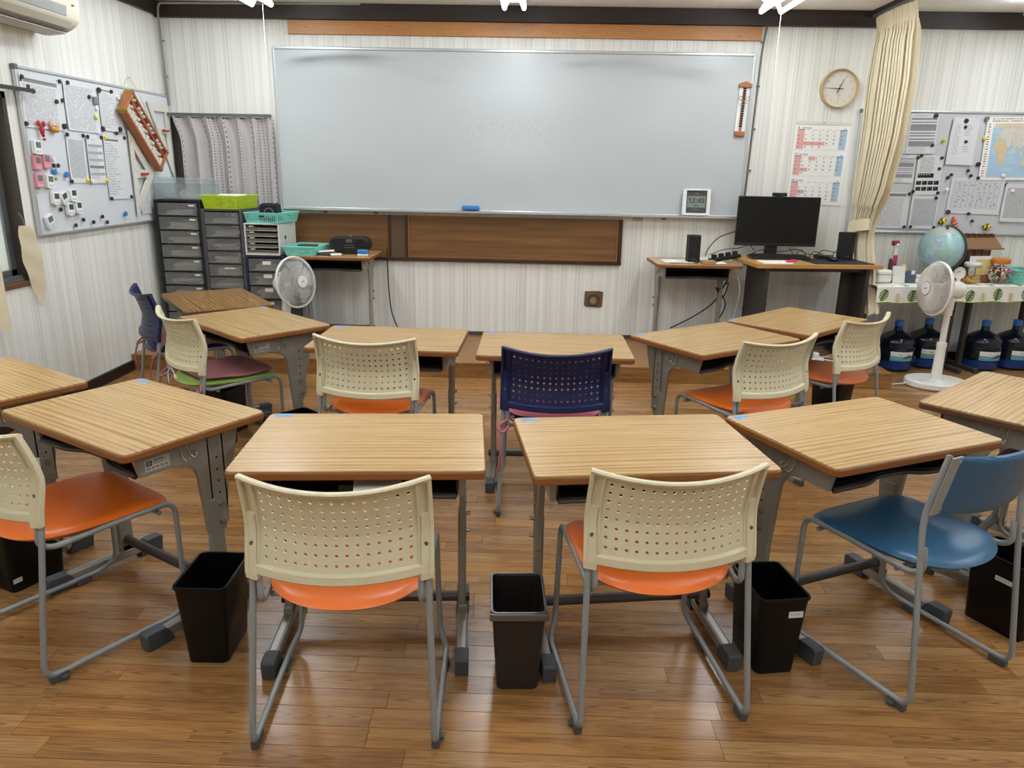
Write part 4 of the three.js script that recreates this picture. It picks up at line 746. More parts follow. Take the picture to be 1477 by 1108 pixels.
// magnets
const magG = { small: merge(cyl(.0115, .0125, .008, 18, 0, 0, .004, Math.PI / 2)), big: merge(cyl(.0155, .017, .010, 20, 0, 0, .005, Math.PI / 2)), dome: merge(sph(.015, 0, 0, .004, 1, 1, .6, 18)) };
function magnets(side, list, mat, geo, colour, group, out = .006) {
  for (const [a, y, where] of list) place(solo('magnet', `${colour} magnet ${where}`, 'magnet', geo, mat, [0, 0, 0], 0, group), side, a, y, out);
}
magnets('L', [[-4.27, 1.861, 'on the heading picture of the left board notice'], [-4.608, 1.872, 'at the heading end of the first left board sheet'], [-4.687, 1.874, 'at the top left of the second left board sheet'], [-5.163, 1.868, 'at the top of the third left board sheet'], [-4.554, 1.757, 'left of a pair in the middle of the first left board sheet'], [-4.614, 1.768, 'right of a pair in the middle of the first left board sheet'], [-4.896, 1.812, 'on the second left board sheet above the grey magnet'], [-4.25, 1.619, 'at the bottom left of the first left board sheet'], [-5.166, 1.608, 'nearest below the third left board sheet'], [-4.61, 1.577, 'at the top left of the narrow column sheet'], [-4.774, 1.577, 'at the top right of the narrow column sheet'], [-4.82, 1.572, 'at the top left of the grey-banded sheet'], [-4.974, 1.574, 'at the top right of the grey-banded sheet'], [-5.256, 1.581, 'at the top right of the tall list sheet'], [-4.592, 1.306, 'at the bottom left of the narrow column sheet'], [-5.006, 1.19, 'at the bottom left of the tall list sheet'], [-5.259, 1.193, 'at the bottom right of the tall list sheet'], [-4.436, 1.398, 'left of a pair beside the pink timers'], [-4.478, 1.398, 'right of a pair beside the pink timers'], [-4.443, 1.147, 'left of the lowest blue-rimmed timers'], [-4.656, 1.075, 'second from left in the low row of five, left board'], [-4.569, 1.047, 'first from left in the low row of five, left board'], [-4.762, 1.054, 'third from left in the low row of five, left board'], [-4.87, 1.081, 'fourth from left in the low row of five, left board'], [-4.917, 1.043, 'last in the low row of five, left board']], m.magnet, magG.small, 'black round', 'black magnets on the left board');
magnets('L', [[-5.015, 1.864, 'at the top left of the third left board sheet'], [-4.595, 1.622, 'at the bottom right of the first left board sheet'], [-5.006, 1.628, 'at the bottom left of the third left board sheet'], [-5.215, 1.634, 'at the bottom right of the third left board sheet']], m.magnet, magG.big, 'larger black round', 'black magnets on the left board');
magnets('L', [[-4.944, 1.695, 'on the second left board sheet'], [-5.024, 1.576, 'at the top left of the tall list sheet'], [-4.76, 1.31, 'at the bottom of the narrow column sheet'], [-4.975, 1.304, 'at the lower left of the tall list sheet']], m.yellow, magG.dome, 'yellow round', 'yellow magnets on the left board');
magnets('L', [[-4.962, 1.753, 'below the square grey magnet on the left board'], [-5.238, 1.84, 'beside the top of the big abacus'], [-4.439, 1.438, 'right of the upper pink timers'], [-4.81, 1.304, 'between two yellow magnets on the left board']], m.white, magG.big, 'white round', 'white magnets on the left board');
magnets('L', [[-4.436, 1.361, 'below the black pair by the pink timers'], [-4.547, 1.346, 'right of the clear magnet on the left board'], [-5.152, 1.083, 'alone at the bottom of the left board']], m.blue, magG.big, 'blue round', 'blue magnets on the left board');
place(solo('magnet', 'small clear magnet between the blue magnets on the left board', 'magnet', magG.small, m.clear), 'L', -4.478, 1.354, .004); place(solo('magnet', 'tiny green magnet below the clear magnet on the left board', 'magnet', magG.small.clone().scale(.7, .7, 1), m.greenBright), 'L', -4.44, 1.322, .004);
place(solo('magnet_clip', 'square grey magnet clip on the second left board sheet', 'magnet', rbox(.04, .05, .012, .004, 0, 0, .006), m.magnetGrey), 'L', -4.953, 1.793, .005);
magnets('R', [[2.973, 1.656, 'on the lower grey block of the shaded form'], [3.191, 1.788, 'upper one on the handwritten booklet'], [3.214, 1.685, 'lower one on the handwritten booklet'], [2.882, 1.566, 'left of a pair at the top of the photo sheet'], [2.905, 1.58, 'right of a pair at the top of the photo sheet'], [3.059, 1.567, 'at the top right of the photo sheet'], [3.053, 1.488, 'at the right side of the photo sheet'], [3.15, 1.446, 'upper of a pair at the left of the attendance table'], [3.127, 1.425, 'lower of a pair at the left of the attendance table'], [3.269, 1.478, 'alone above the attendance table'], [3.296, 1.442, 'on the top edge of the attendance table'], [2.861, 1.3, 'lower of a pair above the timetable sheet'], [2.885, 1.318, 'upper of a pair above the timetable sheet'], [3.072, 1.312, 'at the bottom right of the photo sheet'], [3.067, 1.274, 'at the top right of the timetable sheet'], [3.332, 1.162, 'at the bottom middle of the attendance table'], [2.861, 1.053, 'at the bottom right of the large notice'], [2.908, 1.055, 'at the bottom left of the timetable sheet'], [3.085, 1.054, 'at the bottom right of the timetable sheet'], [3.355, 1.427, 'at the bottom left corner of the world map'], [3.368, 1.107, 'above the wide bee magnet'], [3.576, 1.382, 'at the top of the column sheet by the photo edge']], m.magnet, magG.small, 'black round', 'black magnets on the right board');
magnets('R', [[2.963, 1.865, 'at the top right of the shaded form'], [3.19, 1.833, 'at the top of the handwritten booklet'], [3.175, 1.172, 'at the bottom left of the attendance table'], [3.336, 1.525, 'at the left edge of the world map']], m.magnet, magG.big, 'larger black round', 'black magnets on the right board');
magnets('R', [[3.339, 1.851, 'at the top left corner of the world map']], m.magnetGrey, magG.big, 'grey round', null);
magnets('R', [[3.052, 1.693, 'on the right board left of the handwritten booklet'], [3.349, 1.709, 'on the flag border of the world map']], m.yellow, magG.dome, 'yellow round', 'yellow magnets on the right board');
magnets('R', [[3.134, 1.337, 'left of the attendance table'], [3.534, 1.447, 'at the bottom of the world map'], [3.625, 1.336, 'on the column sheet at the photo edge']], m.white, magG.dome, 'white round', 'white magnets on the right board', .014);
{ // figure magnets
  const bee = (label, a, y, roll) => { const t = thing('bee_magnet', label, 'magnet'); place(t, 'R', a, y, .012, roll); part(t, 'body', sph(.024, 0, 0, 0, 1.25, .85, .7, 18), m.yellow); part(t, 'stripe', [new THREE.TorusGeometry(.0185, .0045, 8, 18).rotateY(Math.PI / 2).translate(-.012, 0, 0)], m.black); part(t, 'eye', sph(.0045, .016, .006, .014), m.black); part(t, 'wing', [sph(.012, -.026, .002, .0, 1, .8, .5), sph(.010, .0, .022, 0, .8, .8, .5)], m.black); return t; };
  bee('yellow bee magnet left of the globe top', 3.146, 1.102, 25); bee('yellow bee magnet right of the globe top', 3.488, 1.063, -8);
  const f = thing('fish_magnet', 'orange and white striped fish magnet just above the globe', 'magnet'); place(f, 'R', 3.24, 1.09, .012, -60); part(f, 'body', sph(.03, 0, 0, 0, 1.25, .7, .5, 18), M(0xe2583a, { rough: .45 })); part(f, 'stripe', [new THREE.TorusGeometry(.018, .004, 8, 18).scale(1, 1, .7).rotateY(Math.PI / 2).translate(-.006, 0, 0), new THREE.TorusGeometry(.014, .004, 8, 18).rotateY(Math.PI / 2).translate(.018, 0, 0)], m.white); part(f, 'tail', sph(.014, -.042, 0, 0, .8, 1, .3), M(0xe2583a, { rough: .45 }));
  const l = thing('lobster_magnet', 'red lobster magnet with raised claws on the left board', 'magnet'); place(l, 'L', -4.366, 1.593, .010, 0); part(l, 'body', [sph(.018, 0, -.005, .006, .8, 1.6, .6), sph(.011, 0, .012, .008)], m.red); part(l, 'claw', sph(.014, -.024, .032, .006, .85, 1.2, .6), m.red); part(l, 'claw', sph(.014, .024, .032, .006, .85, 1.2, .6), m.red); part(l, 'belly', sph(.010, .004, -.032, .006, 1, .9, .6), m.blackMatte); part(l, 'tail', sph(.014, .008, -.052, .006, 1, .6, .5), m.red);
  const s = thing('shellfish_magnet', 'orange and tan shellfish magnet right of the lobster magnet', 'magnet'); place(s, 'L', -4.483, 1.611, .010, -10); part(s, 'body', sph(.024, .004, -.012, .006, 1.4, .7, .6), M(0xd9923a, { rough: .45 })); part(s, 'claw', sph(.016, -.03, .012, .006, .9, 1.3, .6), M(0xd9a988, { rough: .5 })); part(s, 'claw', sph(.014, .028, .010, .006, .9, 1.2, .6), M(0xd9a988, { rough: .5 }));
}
{ // kitchen timers
  const timer = (label, body, screen, round, btn) => {
    const t = thing('timer', label, 'timer', [0, 0, 0], 0, 'digital timers on the left board');
    part(t, 'body', extrude(roundRect(.066, .078, round), .016, .003, 2, 6), body); part(t, 'screen', rbox(.044, .032, .004, .002, 0, .014, .018), screen);
    for (let k = -1; k <= 1; k++) part(t, 'button', cyl(.0055, .0055, .004, 12, k * .016, -.022 - (k ? 0 : .002), .017, Math.PI / 2), btn); return t;
  };
  const W = 'white timer', P = 'pink timer', B = 'white timer with blue buttons';
  const list = [[-4.305, 1.495, 0, W, 'on its own, uppermost of the timers'], [-4.284, 1.412, 1, P, 'left one of the touching upper pink pair'], [-4.366, 1.421, 1, P, 'right one of the touching upper pink pair'], [-4.277, 1.315, 1, P, 'below the upper pink pair'], [-4.372, 1.309, 0, W, 'right of the lower pink timer'], [-4.404, 1.212, 2, B, 'left one of the upper three in the cluster'], [-4.487, 1.211, 2, B, 'tilted in the middle of the cluster'], [-4.577, 1.225, 2, B, 'top right one of the cluster'], [-4.53, 1.145, 2, B, 'lower left one of the cluster'], [-4.614, 1.151, 2, B, 'lower right one of the cluster'], [-4.321, 1.087, 0, W, 'tilted, lowest on the left board']];
  const P0 = [timer(`${W} ${list[0][4]}`, m.white, m.lcd, .01, m.lcd), timer(`${P} ${list[1][4]}`, m.pinkPlastic, m.lcd, .008, m.white), timer(`${B} ${list[5][4]}`, m.white, m.lcdDark, .024, m.blue)], used = [false, false, false];
  for (const [a, y, k, n, w] of list) { const o = used[k] ? dup(P0[k], [0, 0, 0], 0, `${n} ${w}`) : P0[k]; used[k] = true; place(o, 'L', a, y, .002, w.startsWith('tilted') ? 20 : -3); }
}
{ // big abacus and drawing triangles
  const t = thing('demonstration_abacus', 'large brown demonstration abacus with white beads hanging slanted on the left board', 'abacus'); place(t, 'L', -5.445, 1.628, .028, -43.5);
  const L = .575, H = .185, D = .055;
  for (const e of [-1, 1]) { part(t, 'frame_rail', rbox(L, .016, D, .003, 0, e * (H / 2 - .008), D / 2), m.wood); part(t, 'end_rail', rbox(.016, H, D, .003, e * (L / 2 - .008), 0, D / 2), m.wood); }
  part(t, 'beam', rbox(L - .03, .012, .03, .002, 0, .036, .03), m.wood); part(t, 'back_board', box(L - .02, H - .02, .004, 0, 0, .004), m.woodPale);
  for (const a of [-1, 1]) for (const b of [-1, 1]) part(t, 'brass_corner', [rbox(.03, .004, D + .002, .001, a * (L / 2 - .014), b * (H / 2 + .0005), D / 2), rbox(.004, .03, D + .002, .001, a * (L / 2 + .0005), b * (H / 2 - .014), D / 2)], m.brass);
  const bead = lathe([[.003, -.0105], [.0165, -.002], [.0165, .002], [.003, .0105]], 14), beadW = M(0xe6e2da, { rough: .35 }), beadR = M(0x8d1f2a, { rough: .35 });
  for (let k = 0; k < 15; k++) {
    const x = -.255 + k * .0365; part(t, 'rod', cyl(.0025, .0025, H - .03, 6, x, 0, .03), m.woodPale);
    for (let j = 0; j < 4; j++) part(t, 'bead', bead, beadW).position.set(x, -.072 + j * .0215 + (j === 3 && k % 3 === 1 ? .016 : 0), .032);
    part(t, 'bead', bead, k % 4 === 2 ? beadR : beadW).position.set(x, k % 4 === 2 ? .056 : .072, .032); if (k % 4 === 1) part(t, 'marker_bead', bead, beadR).position.set(x, .018, .032);
  }
  solo('hanging_string', 'thin yellow string holding the big abacus from a nail above the left board', 'string', [cable([[XL + .04, 1.80, -5.27], [XL + .012, 1.985, -5.452], [XL + .045, 1.62, -5.70]], .0022, 6, 60), cyl(.003, .003, .02, 8, XL + .01, 1.987, -5.453, 0, 0, Math.PI / 2)], M(0xcfc79a, { rough: .9 }));
  const pl = M(0xdcd7ca, { rough: .4 });
  const tri = (label, outer, holes, bar, a, y, out) => { const o = thing('drawing_triangle', label, 'set square'); place(o, 'L', a, y, out); const s = poly(outer); holes.forEach(h => s.holes.push(new THREE.Path(h.map(p => new THREE.Vector2(...p))))); part(o, 'plate', extrude(s, .008, .0015, 1), pl); part(o, 'handle', [rbox(.085, .016, .02, .005, bar[0], bar[1], .022), rbox(.01, .012, .02, .002, bar[0] - .03, bar[1], .012), rbox(.01, .012, .02, .002, bar[0] + .03, bar[1], .012)], m.red); for (let k = 0; k < 8; k++) part(o, 'mark', box(.004, .006, .001, bar[2], outer[0][1] + (outer[1][1] - outer[0][1]) * (k + 1) / 9, .0098), m.red); return o; };
  tri('white wooden set square with red handle standing left and below the abacus', [[0, .29], [0, -.29], [.29, 0]], [[[.045, .165], [.045, .028], [.18, .028]], [[.045, -.028], [.045, -.165], [.18, -.028]]], [.13, 0, .02], -5.302, 1.345, .012);
  tri('white wooden set square with red handle right of the abacus by the corner', [[0, .27], [.0, .27], [.31, .27], [.31, -.27]], [[[.075, .215], [.255, .215], [.255, .10], [.14, .10]], [[.165, .06], [.255, .06], [.255, -.10]]], [.21, .08, .285], -5.622, 1.575, .004);
}

// ---------------------------------------------------------------- storage in the left corner
const ORD = ['top', 'second', 'third', 'fourth', 'fifth', 'sixth', 'seventh', 'eighth', 'ninth', 'lowest'];
function tower(label, { w, d, h, n, frame, pos, turn = 0, who, labels }) {
  const t = thing('drawer_tower', label, 'drawers', pos, turn); const p = (h - .045) / n;
  for (const e of [-1, 1]) { part(t, 'side_panel', rbox(.014, h, d, .004, e * (w / 2 - .007), h / 2, -d / 2), frame); part(t, 'front_post', rbox(.024, h, .026, .006, e * (w / 2 - .012), h / 2, -.008), frame); }
  part(t, 'top_panel', rbox(w - .03, .014, d, .004, 0, h - .008, -d / 2), frame); part(t, 'back_panel', box(w - .02, h - .02, .004, 0, h / 2, -d + .004), frame);
  for (let k = 0; k < n; k++) {
    const y1 = h - .018 - k * p, y0 = y1 - p + .004, c = (y0 + y1) / 2;
    part(t, 'shelf', rbox(w - .03, .008, d - .02, .002, 0, y0 - .003, -d / 2), frame);
    const dr = part(t, 'drawer', [rbox(w - .056, p - .012, .004, .0015, 0, c, .004), box(w - .056, .003, d - .05, 0, y0 + .006, -d / 2)], m.smoke, 'smoky see-through drawer front');
    part(dr, 'drawer_lip', rbox(w - .07, .010, .012, .003, 0, y0 + .010, .010), m.smoke);
    if (labels[k]) part(dr, 'label_sticker', box(...labels[k].slice(0, 2), .001, labels[k][2], y1 - labels[k][3], .0068), m.sticker);
    const hh = p * mix(.28, .55, hash(k, n, 3)), ww = w * mix(.50, .68, hash(k, n, 4)), L = 5, st = [];
    for (let q = 0; q < L; q++) st.push(box(ww * mix(.82, 1, hash(q, k, 7)), hh / L - .001, .26, (hash(q, k, 5) - .5) * .03 + w * .02, y0 + .009 + hh / L * (q + .5), -.155 + (hash(q, k, 6) - .5) * .02, 0, (hash(q, k, 8) - .5) * .12));
    const s = solo('paper_stack', `stack of papers in the ${k === n - 1 ? 'lowest' : ORD[k]} drawer of the ${who}`, 'papers', st, m.paperEdge, pos, turn, 'papers in drawers');
  }
  return t;
}
tower('tall black drawer tower in the left corner by the notice board', { w: .345, d: .40, h: 1.055, n: 10, frame: m.towerBlack, pos: [-2.603, DAIS, -5.505], who: 'black drawer tower', labels: Array.from({ length: 10 }, (_, k) => [.042, .011, .105, .022]) });
tower('grey drawer tower with smoky drawers beside the black tower', { w: .305, d: .40, h: .995, n: 10, frame: m.towerGrey, pos: [-2.280, DAIS, -5.50], who: 'grey drawer tower', labels: [, , , , [.075, .010, .03, .03]] });
tower('short navy drawer unit with large white labels under the white letter tray unit', { w: .300, d: .36, h: .665, n: 6, frame: m.towerNavy, pos: [-1.985, DAIS, -5.50], who: 'navy drawer unit', labels: [[.062, .026, .015, .035], [.062, .026, .018, .03], [.062, .026, .02, .03], [.06, .026, .02, .03]] });
{ // letter tray cabinet on the navy unit
  const y = DAIS + .667, t = thing('letter_tray_cabinet', 'white cabinet of paper trays on the navy drawers under a teal basket', 'paper cabinet', [-1.995, y, -5.50]);
  const w = .262, h = .232, d = .36; t.rotation.y = -.03;
  for (const e of [-1, 1]) part(t, 'side_panel', rbox(.010, h, d, .003, e * (w / 2 - .005), h / 2, -d / 2), m.greyWhite);
  part(t, 'top_panel', rbox(w, .010, d, .003, 0, h - .005, -d / 2), m.greyWhite); part(t, 'bottom_panel', rbox(w, .014, d, .003, 0, .007, -d / 2), m.greyWhite); part(t, 'back_panel', box(w - .02, h - .02, .004, 0, h / 2, -d + .005), m.greyWhite);
  const g1 = M(0x6f6c64, { rough: .5 });
  for (let k = 0; k < 5; k++) { const yy = h - .036 - k * .041; const tr = part(t, 'paper_tray', [box(w - .024, .004, d - .03, 0, yy - .016, -d / 2), rbox(w - .03, .020, .004, .001, 0, yy - .004, -.02)], g1); part(tr, 'label_strip', box(.036, .009, .001, -.08, yy + .012, -.0172), m.sticker); part(tr, 'tray_lip', rbox(w - .04, .006, .012, .002, 0, yy - .016, -.005), M(0xa9a79f, { rough: .4 })); }
  solo('paper_stack', 'sheets lying in the second tray of the white letter tray cabinet', 'papers', [box(.20, .016, .28, 0, 0, 0)], m.paper, [-1.992, y + .150, -5.66], -.03);
  const k = thing('round_black_knob', 'round black plug cap on the side of the white letter tray cabinet', 'knob', [-1.862, y + .125, -5.62]); part(k, 'disc', cyl(.014, .014, .012, 18, 0, 0, 0, 0, 0, Math.PI / 2), m.black); part(k, 'cord', cable([[.004, -.012, 0], [.010, -.03, .012], [.004, -.06, .015], [.01, -.08, .02]], .002), m.cableGrey);
}
function basket(label, mat, w, d, h, pos, turn, wall) {
  const t = thing('plastic_basket', label, 'basket', pos, turn); const tw = w + .03, td = d + .03;
  const side = (len, top) => { // slatted wall with square holes, built upright in x-y
    const s = new THREE.Shape([[-len / 2, 0], [len / 2, 0], [top / 2, h], [-top / 2, h]].map(p => new THREE.Vector2(...p))), nx = Math.round(len / .0165), ny = 4;
    for (let i = 0; i < nx; i++) for (let j = 0; j < ny; j++) { const k = top / len, f = mix(1, k, (j + .7) / (ny + 1)), x = (-(nx - 1) / 2 + i) * (len - .02) / nx * f, y = .012 + (h - .03) * (j + .5) / ny; if (j === ny - 1 && Math.abs(x) < .035) continue; const q = .0050; s.holes.push(new THREE.Path([[x - q, y - q], [x - q, y + q], [x + q, y + q], [x + q, y - q]].map(p => new THREE.Vector2(...p)))); }
    s.holes.push(new THREE.Path([[-.028, h - .028], [-.028, h - .014], [.028, h - .014], [.028, h - .028]].map(p => new THREE.Vector2(...p)))); return extrude(s, .0025);
  };
  const ang = Math.atan2(.015, h), f = part(t, 'front_side', side(w, tw).rotateX(ang).translate(0, 0, d / 2), mat); part(t, 'back_side', side(w, tw).rotateX(ang).translate(0, 0, d / 2).rotateY(Math.PI), mat);
  for (const e of [-1, 1]) part(t, 'end_side', side(d, td).rotateX(ang).translate(0, 0, w / 2).rotateY(e * Math.PI / 2), mat);
  part(t, 'base', box(w, .004, d, 0, .003, 0), mat);
  part(t, 'rim', [rbox(tw + .012, .008, .010, .003, 0, h, td / 2), rbox(tw + .012, .008, .010, .003, 0, h, -td / 2), rbox(.010, .008, td + .012, .003, tw / 2, h, 0), rbox(.010, .008, td + .012, .003, -tw / 2, h, 0)], mat); return t;
}
basket('lime green plastic basket on top of the grey drawer tower', m.lime, .245, .30, .092, [-2.270, DAIS + .996, -5.66], -.12);
basket('teal plastic basket on the white letter tray cabinet', m.teal, .235, .31, .072, [-1.965, DAIS + .900, -5.665], -.16);
basket('teal plastic basket on the desk beside the black radio', m.teal, .21, .28, .062, [-1.700, DAIS + .674, -5.62], -.10);
solo('folded_paper', 'folded white sheet lying in the lime green basket', 'paper', [box(.19, .003, .22, 0, 0, 0, .05, .2)], m.paper, [-2.26, DAIS + 1.088, -5.66], 0);
solo('marker_pens', 'dark pens and an orange tube lying in the lower teal basket', 'pens', [cyl(.006, .006, .15, 8, 0, 0, 0, 0, 0, Math.PI / 2), cyl(.006, .006, .14, 8, .01, .001, .016, 0, .1, Math.PI / 2), cyl(.007, .007, .13, 8, .01, .002, -.02, 0, -.1, Math.PI / 2)], M(0x3a2f26, { rough: .5 }), [-1.69, DAIS + .737, -5.60], .05);
{ // clear lidded box on the black tower
  const t = thing('clear_storage_box', 'clear plastic box with papers on top of the black drawer tower', 'box', [-2.585, DAIS + 1.057, -5.66]); t.rotation.y = -.10;
  part(t, 'tub', [box(.36, .003, .26, 0, .003, 0), box(.36, .11, .003, 0, .055, .13), box(.36, .11, .003, 0, .055, -.13), box(.003, .11, .26, .18, .055, 0), box(.003, .11, .26, -.18, .055, 0)], m.clear);
  part(t, 'lid', [rbox(.385, .028, .285, .008, 0, .122, 0), rbox(.33, .022, .23, .01, 0, .142, 0)], m.clear);
  solo('paper_bundle', 'papers and packets lying inside the clear box on the black tower', 'papers', [box(.15, .022, .16, .07, .016, .01, 0, .3), box(.14, .012, .15, -.09, .011, -.01, 0, -.2), box(.05, .05, .02, .02, .034, .09, 0, 0, .6)], M(0xc9bdb9, { rough: .7 }), [-2.585, DAIS + 1.062, -5.66], -.1);
}
{ // camera-like speaker in the teal basket, radio, small things on the radio desk
  const y = DAIS + .900;
  const s = thing('black_speaker_bag', 'black scalloped speaker with a grey ring standing in the upper teal basket', 'speaker', [-1.965, y + .006, -5.64]); s.rotation.y = -.1;
  part(s, 'body', extrude(poly([[-.078, 0], [.078, 0], [.066, .118], [-.066, .118]]), .07, .006, 2).translate(0, .006, -.035), m.blackMatte); part(s, 'ridge', Array.from({ length: 6 }, (_, k) => sph(.011, -.052 + k * .021, .124, 0, 1, .8, 2.6, 10)), m.blackMatte);
  part(s, 'ring', new THREE.TorusGeometry(.033, .003, 8, 28).translate(.006, .064, .043), m.magnetGrey);
  const yt = DAIS + .674, r = thing('radio', 'black oval portable radio on the desk below the whiteboard', 'radio', [-1.385, yt, -5.70]);
  const w = .30, h = .115; const sh = new THREE.Shape(); sh.moveTo(-.09, 0); sh.lineTo(.09, 0); sh.bezierCurveTo(.17, .005, .17, h, .10, h); sh.lineTo(-.10, h); sh.bezierCurveTo(-.17, h, -.17, .005, -.09, 0);
  part(r, 'body', extrude(sh, .10, .012, 3, 14).translate(0, .012, -.05), m.blackMatte);
  for (const e of [-1, 1]) part(r, 'speaker_cone', [new THREE.TorusGeometry(.043, .004, 8, 28).translate(e * .092, .07, .064), cyl(.04, .04, .004, 24, e * .092, .07, .063, Math.PI / 2)], m.black);
  part(r, 'display', rbox(.045, .024, .004, .002, 0, .098, .064), M(0x59604e, { rough: .3 })); part(r, 'handle_cap', rbox(.03, .014, .03, .004, 0, .13, .0), M(0x7a6a48, { rough: .4 })); 
  part(r, 'button', Array.from({ length: 10 }, (_, k) => box(.008, .004, .003, -.03 + (k % 5) * .015, .05 + (k > 4 ? .018 : 0), .064)), m.magnetGrey); part(r, 'lower_panel', rbox(.12, .04, .006, .004, 0, .03, .063), m.black);
  const e = thing('whiteboard_eraser', 'small blue and pale eraser block on the radio desk corner', 'eraser', [-1.262, yt, -5.545], -.1); part(e, 'felt', rbox(.072, .016, .045, .003, 0, .009, 0), m.white); part(e, 'grip', rbox(.075, .032, .048, .008, 0, .030, 0), m.blue);
  solo('remote_control', 'white remote control on the radio desk', 'remote', [rbox(.08, .016, .04, .006, 0, .009, 0)], m.white, [-1.455, yt, -5.515], .35);
  const d = thing('pencil_sharpener', 'white flat desk gadget with dark base beside the lower teal basket', 'gadget', [-1.535, yt, -5.545], .2); part(d, 'base', rbox(.10, .022, .06, .006, 0, .012, 0), m.capGrey); part(d, 'cover', rbox(.115, .010, .065, .005, 0, .030, 0, 0, 0, .06), m.white);
}
// ---------------------------------------------------------------- electric fans
function makeFan(label, pos, faceTurn, tilt, height, o = {}) {
  const t = thing('standing_fan', label, 'fan', pos, 0); const w = o.mat || m.whitePlastic, R = .178;
  const base = new THREE.Shape(); base.absellipse(0, 0, .205, .175, 0, Math.PI * 2);
  part(t, 'base', extrude(base, .026, .010, 3, 20).rotateX(-Math.PI / 2).scale(1, 1, 1).translate(0, .012, 0), w); part(t, 'control_panel', rbox(.12, .008, .07, .003, -.09, .050, .06), M(0xd3d4d0, { rough: .35 }));
  part(t, 'lower_pole', [cyl(.030, .036, .26, 20, 0, .17, 0), cyl(.033, .033, .03, 20, 0, .30, 0)], w); part(t, 'pole', cyl(.021, .021, height - .36, 18, 0, .30 + (height - .36) / 2, 0), w); 
  part(t, 'neck', [rbox(.05, .10, .055, .015, 0, height - .10, 0), cyl(.026, .03, .05, 18, 0, height - .15, 0)], w);
  const H = new THREE.Group(); H.position.set(0, height, 0); H.rotation.set(tilt, faceTurn, 0, 'YXZ'); H.updateMatrix();
  const p = (n, g, mm, l) => { const k = Array.isArray(g) ? merge(g) : clean(g); k.applyMatrix4(H.matrix); return part(t, n, k, mm, l); };
  p('motor_housing', lathe([[0, -.09], [.03, -.088], [.052, -.07], [.058, -.03], [.06, .04], [.05, .055], [0, .056]], 28).rotateX(Math.PI / 2), w); p('swing_knob', cyl(.012, .014, .03, 14, 0, .07, -.03), w);
  const zf = .17, zm = .115, zr = .07, wires = [], back = [];
  for (let k = 0; k < 96; k++) { const a = k / 96 * Math.PI * 2, c = Math.cos(a), s = Math.sin(a), P = (r, z) => V(c * r, s * r, z), wr = o.wire || .0009; wires.push(sweep([P(.046, zf + .012), P(.10, zf + .006), P(.155, zf - .012), P(R, zm)], wr, 4)); if (k % 2) back.push(sweep([P(.06, zr - .02), P(.13, zr), P(.166, zr + .02), P(R, zm)], .0011, 4)); }
  for (const r of [.075, .11, .145]) wires.push(new THREE.TorusGeometry(r, .0009, 4, 64).translate(0, 0, zf + (r < .1 ? .010 : r < .12 ? .004 : -.009)));
  for (const r of [.09, .15]) back.push(new THREE.TorusGeometry(r, .0012, 4, 64).translate(0, 0, r < .1 ? zr - .01 : zr + .01));
  p('front_grille', wires, o.grille || w).userData.kind = 'stuff'; p('rear_grille', back, o.grille || w).userData.kind = 'stuff';
  p('grille_ring', new THREE.TorusGeometry(R + .002, .0075, 10, 72).scale(1, 1, 1.5).translate(0, 0, zm), w);
  p('hub_cap', [cyl(.044, .047, .012, 32, 0, 0, zf + .012, Math.PI / 2)], w); p('hub_ring', new THREE.TorusGeometry(.047, .004, 8, 36).translate(0, 0, zf + .012), M(0x8d8d8a, { rough: .4 })); p('hub_badge', box(.03, .006, .001, 0, 0, zf + .0186, 0, 0, .3), m.magnetGrey);
  const bl = M(o.blade || 0xb9bbb8, { rough: .3, phys: { transmission: .35, thickness: 0 } });
  for (let k = 0; k < 5; k++) { const b = grid(8, 6, (u, v) => { const r = mix(.02, .152, v), a = (u - .5) * mix(.75, 1.05, v) + .25 * v; return [Math.cos(a) * r, Math.sin(a) * r, (u - .5) * -.035 * (1 - .3 * v)]; }).rotateZ(k / 5 * Math.PI * 2).translate(0, 0, zm + .005); p('blade', b, bl); }
  p('blade_hub', cyl(.028, .028, .05, 20, 0, 0, zm + .005, Math.PI / 2), bl);
  return t;
}
makeFan('white electric fan on the dais in front of the radio desk', [-1.80, DAIS, -5.36], 61 * D2R, -.16, .485, {});
makeFan('white electric fan standing on the floor before the leaf-print table', [2.885, 0, -5.185], -86 * D2R, -.05, .685, { mat: M(0xe6e3da, { rough: .35 }), wire: .0021, grille: M(0xd9d2c6, { rough: .45 }), blade: 0xd0c8bd });
solo('floor_cable', 'white power cable of the right fan looping to the dais', 'cord', cable([[2.72, .02, -5.18], [2.58, .006, -5.17], [2.50, .006, -5.14], [2.60, .006, -5.28], [2.62, .006, -5.45], [2.55, .02, -5.60], [2.50, .118, -5.62], [2.30, .12, -5.56], [2.10, .12, -5.36]], .0042), m.cableWhite);
{ const t = thing('extension_lead', 'white multi-plug extension lead on the dais behind the right rear desk', 'extension lead', [2.02, DAIS, -5.33], .2); part(t, 'strip', rbox(.24, .032, .055, .008, 0, .017, 0), m.white); for (let k = 0; k < 3; k++) part(t, 'plug', rbox(.04, .04, .05, .008, -.07 + k * .065, .052, 0), k === 1 ? m.magnetGrey : m.white); part(t, 'cord', cable([[.12, .02, 0], [.2, .01, .03], [.26, .008, -.08], [.1, .008, -.12], [-.1, .008, -.1], [-.25, .008, .05]], .004), m.cableWhite); }
solo('power_cable', 'thin black cable running down from the radio desk edge', 'cable', cable([[-1.155, .80, -5.92], [-1.15, .45, -5.94], [-1.13, .28, -5.94], [-1.09, .18, -5.93], [-1.05, .118, -5.90]], .005), m.cableBlack);
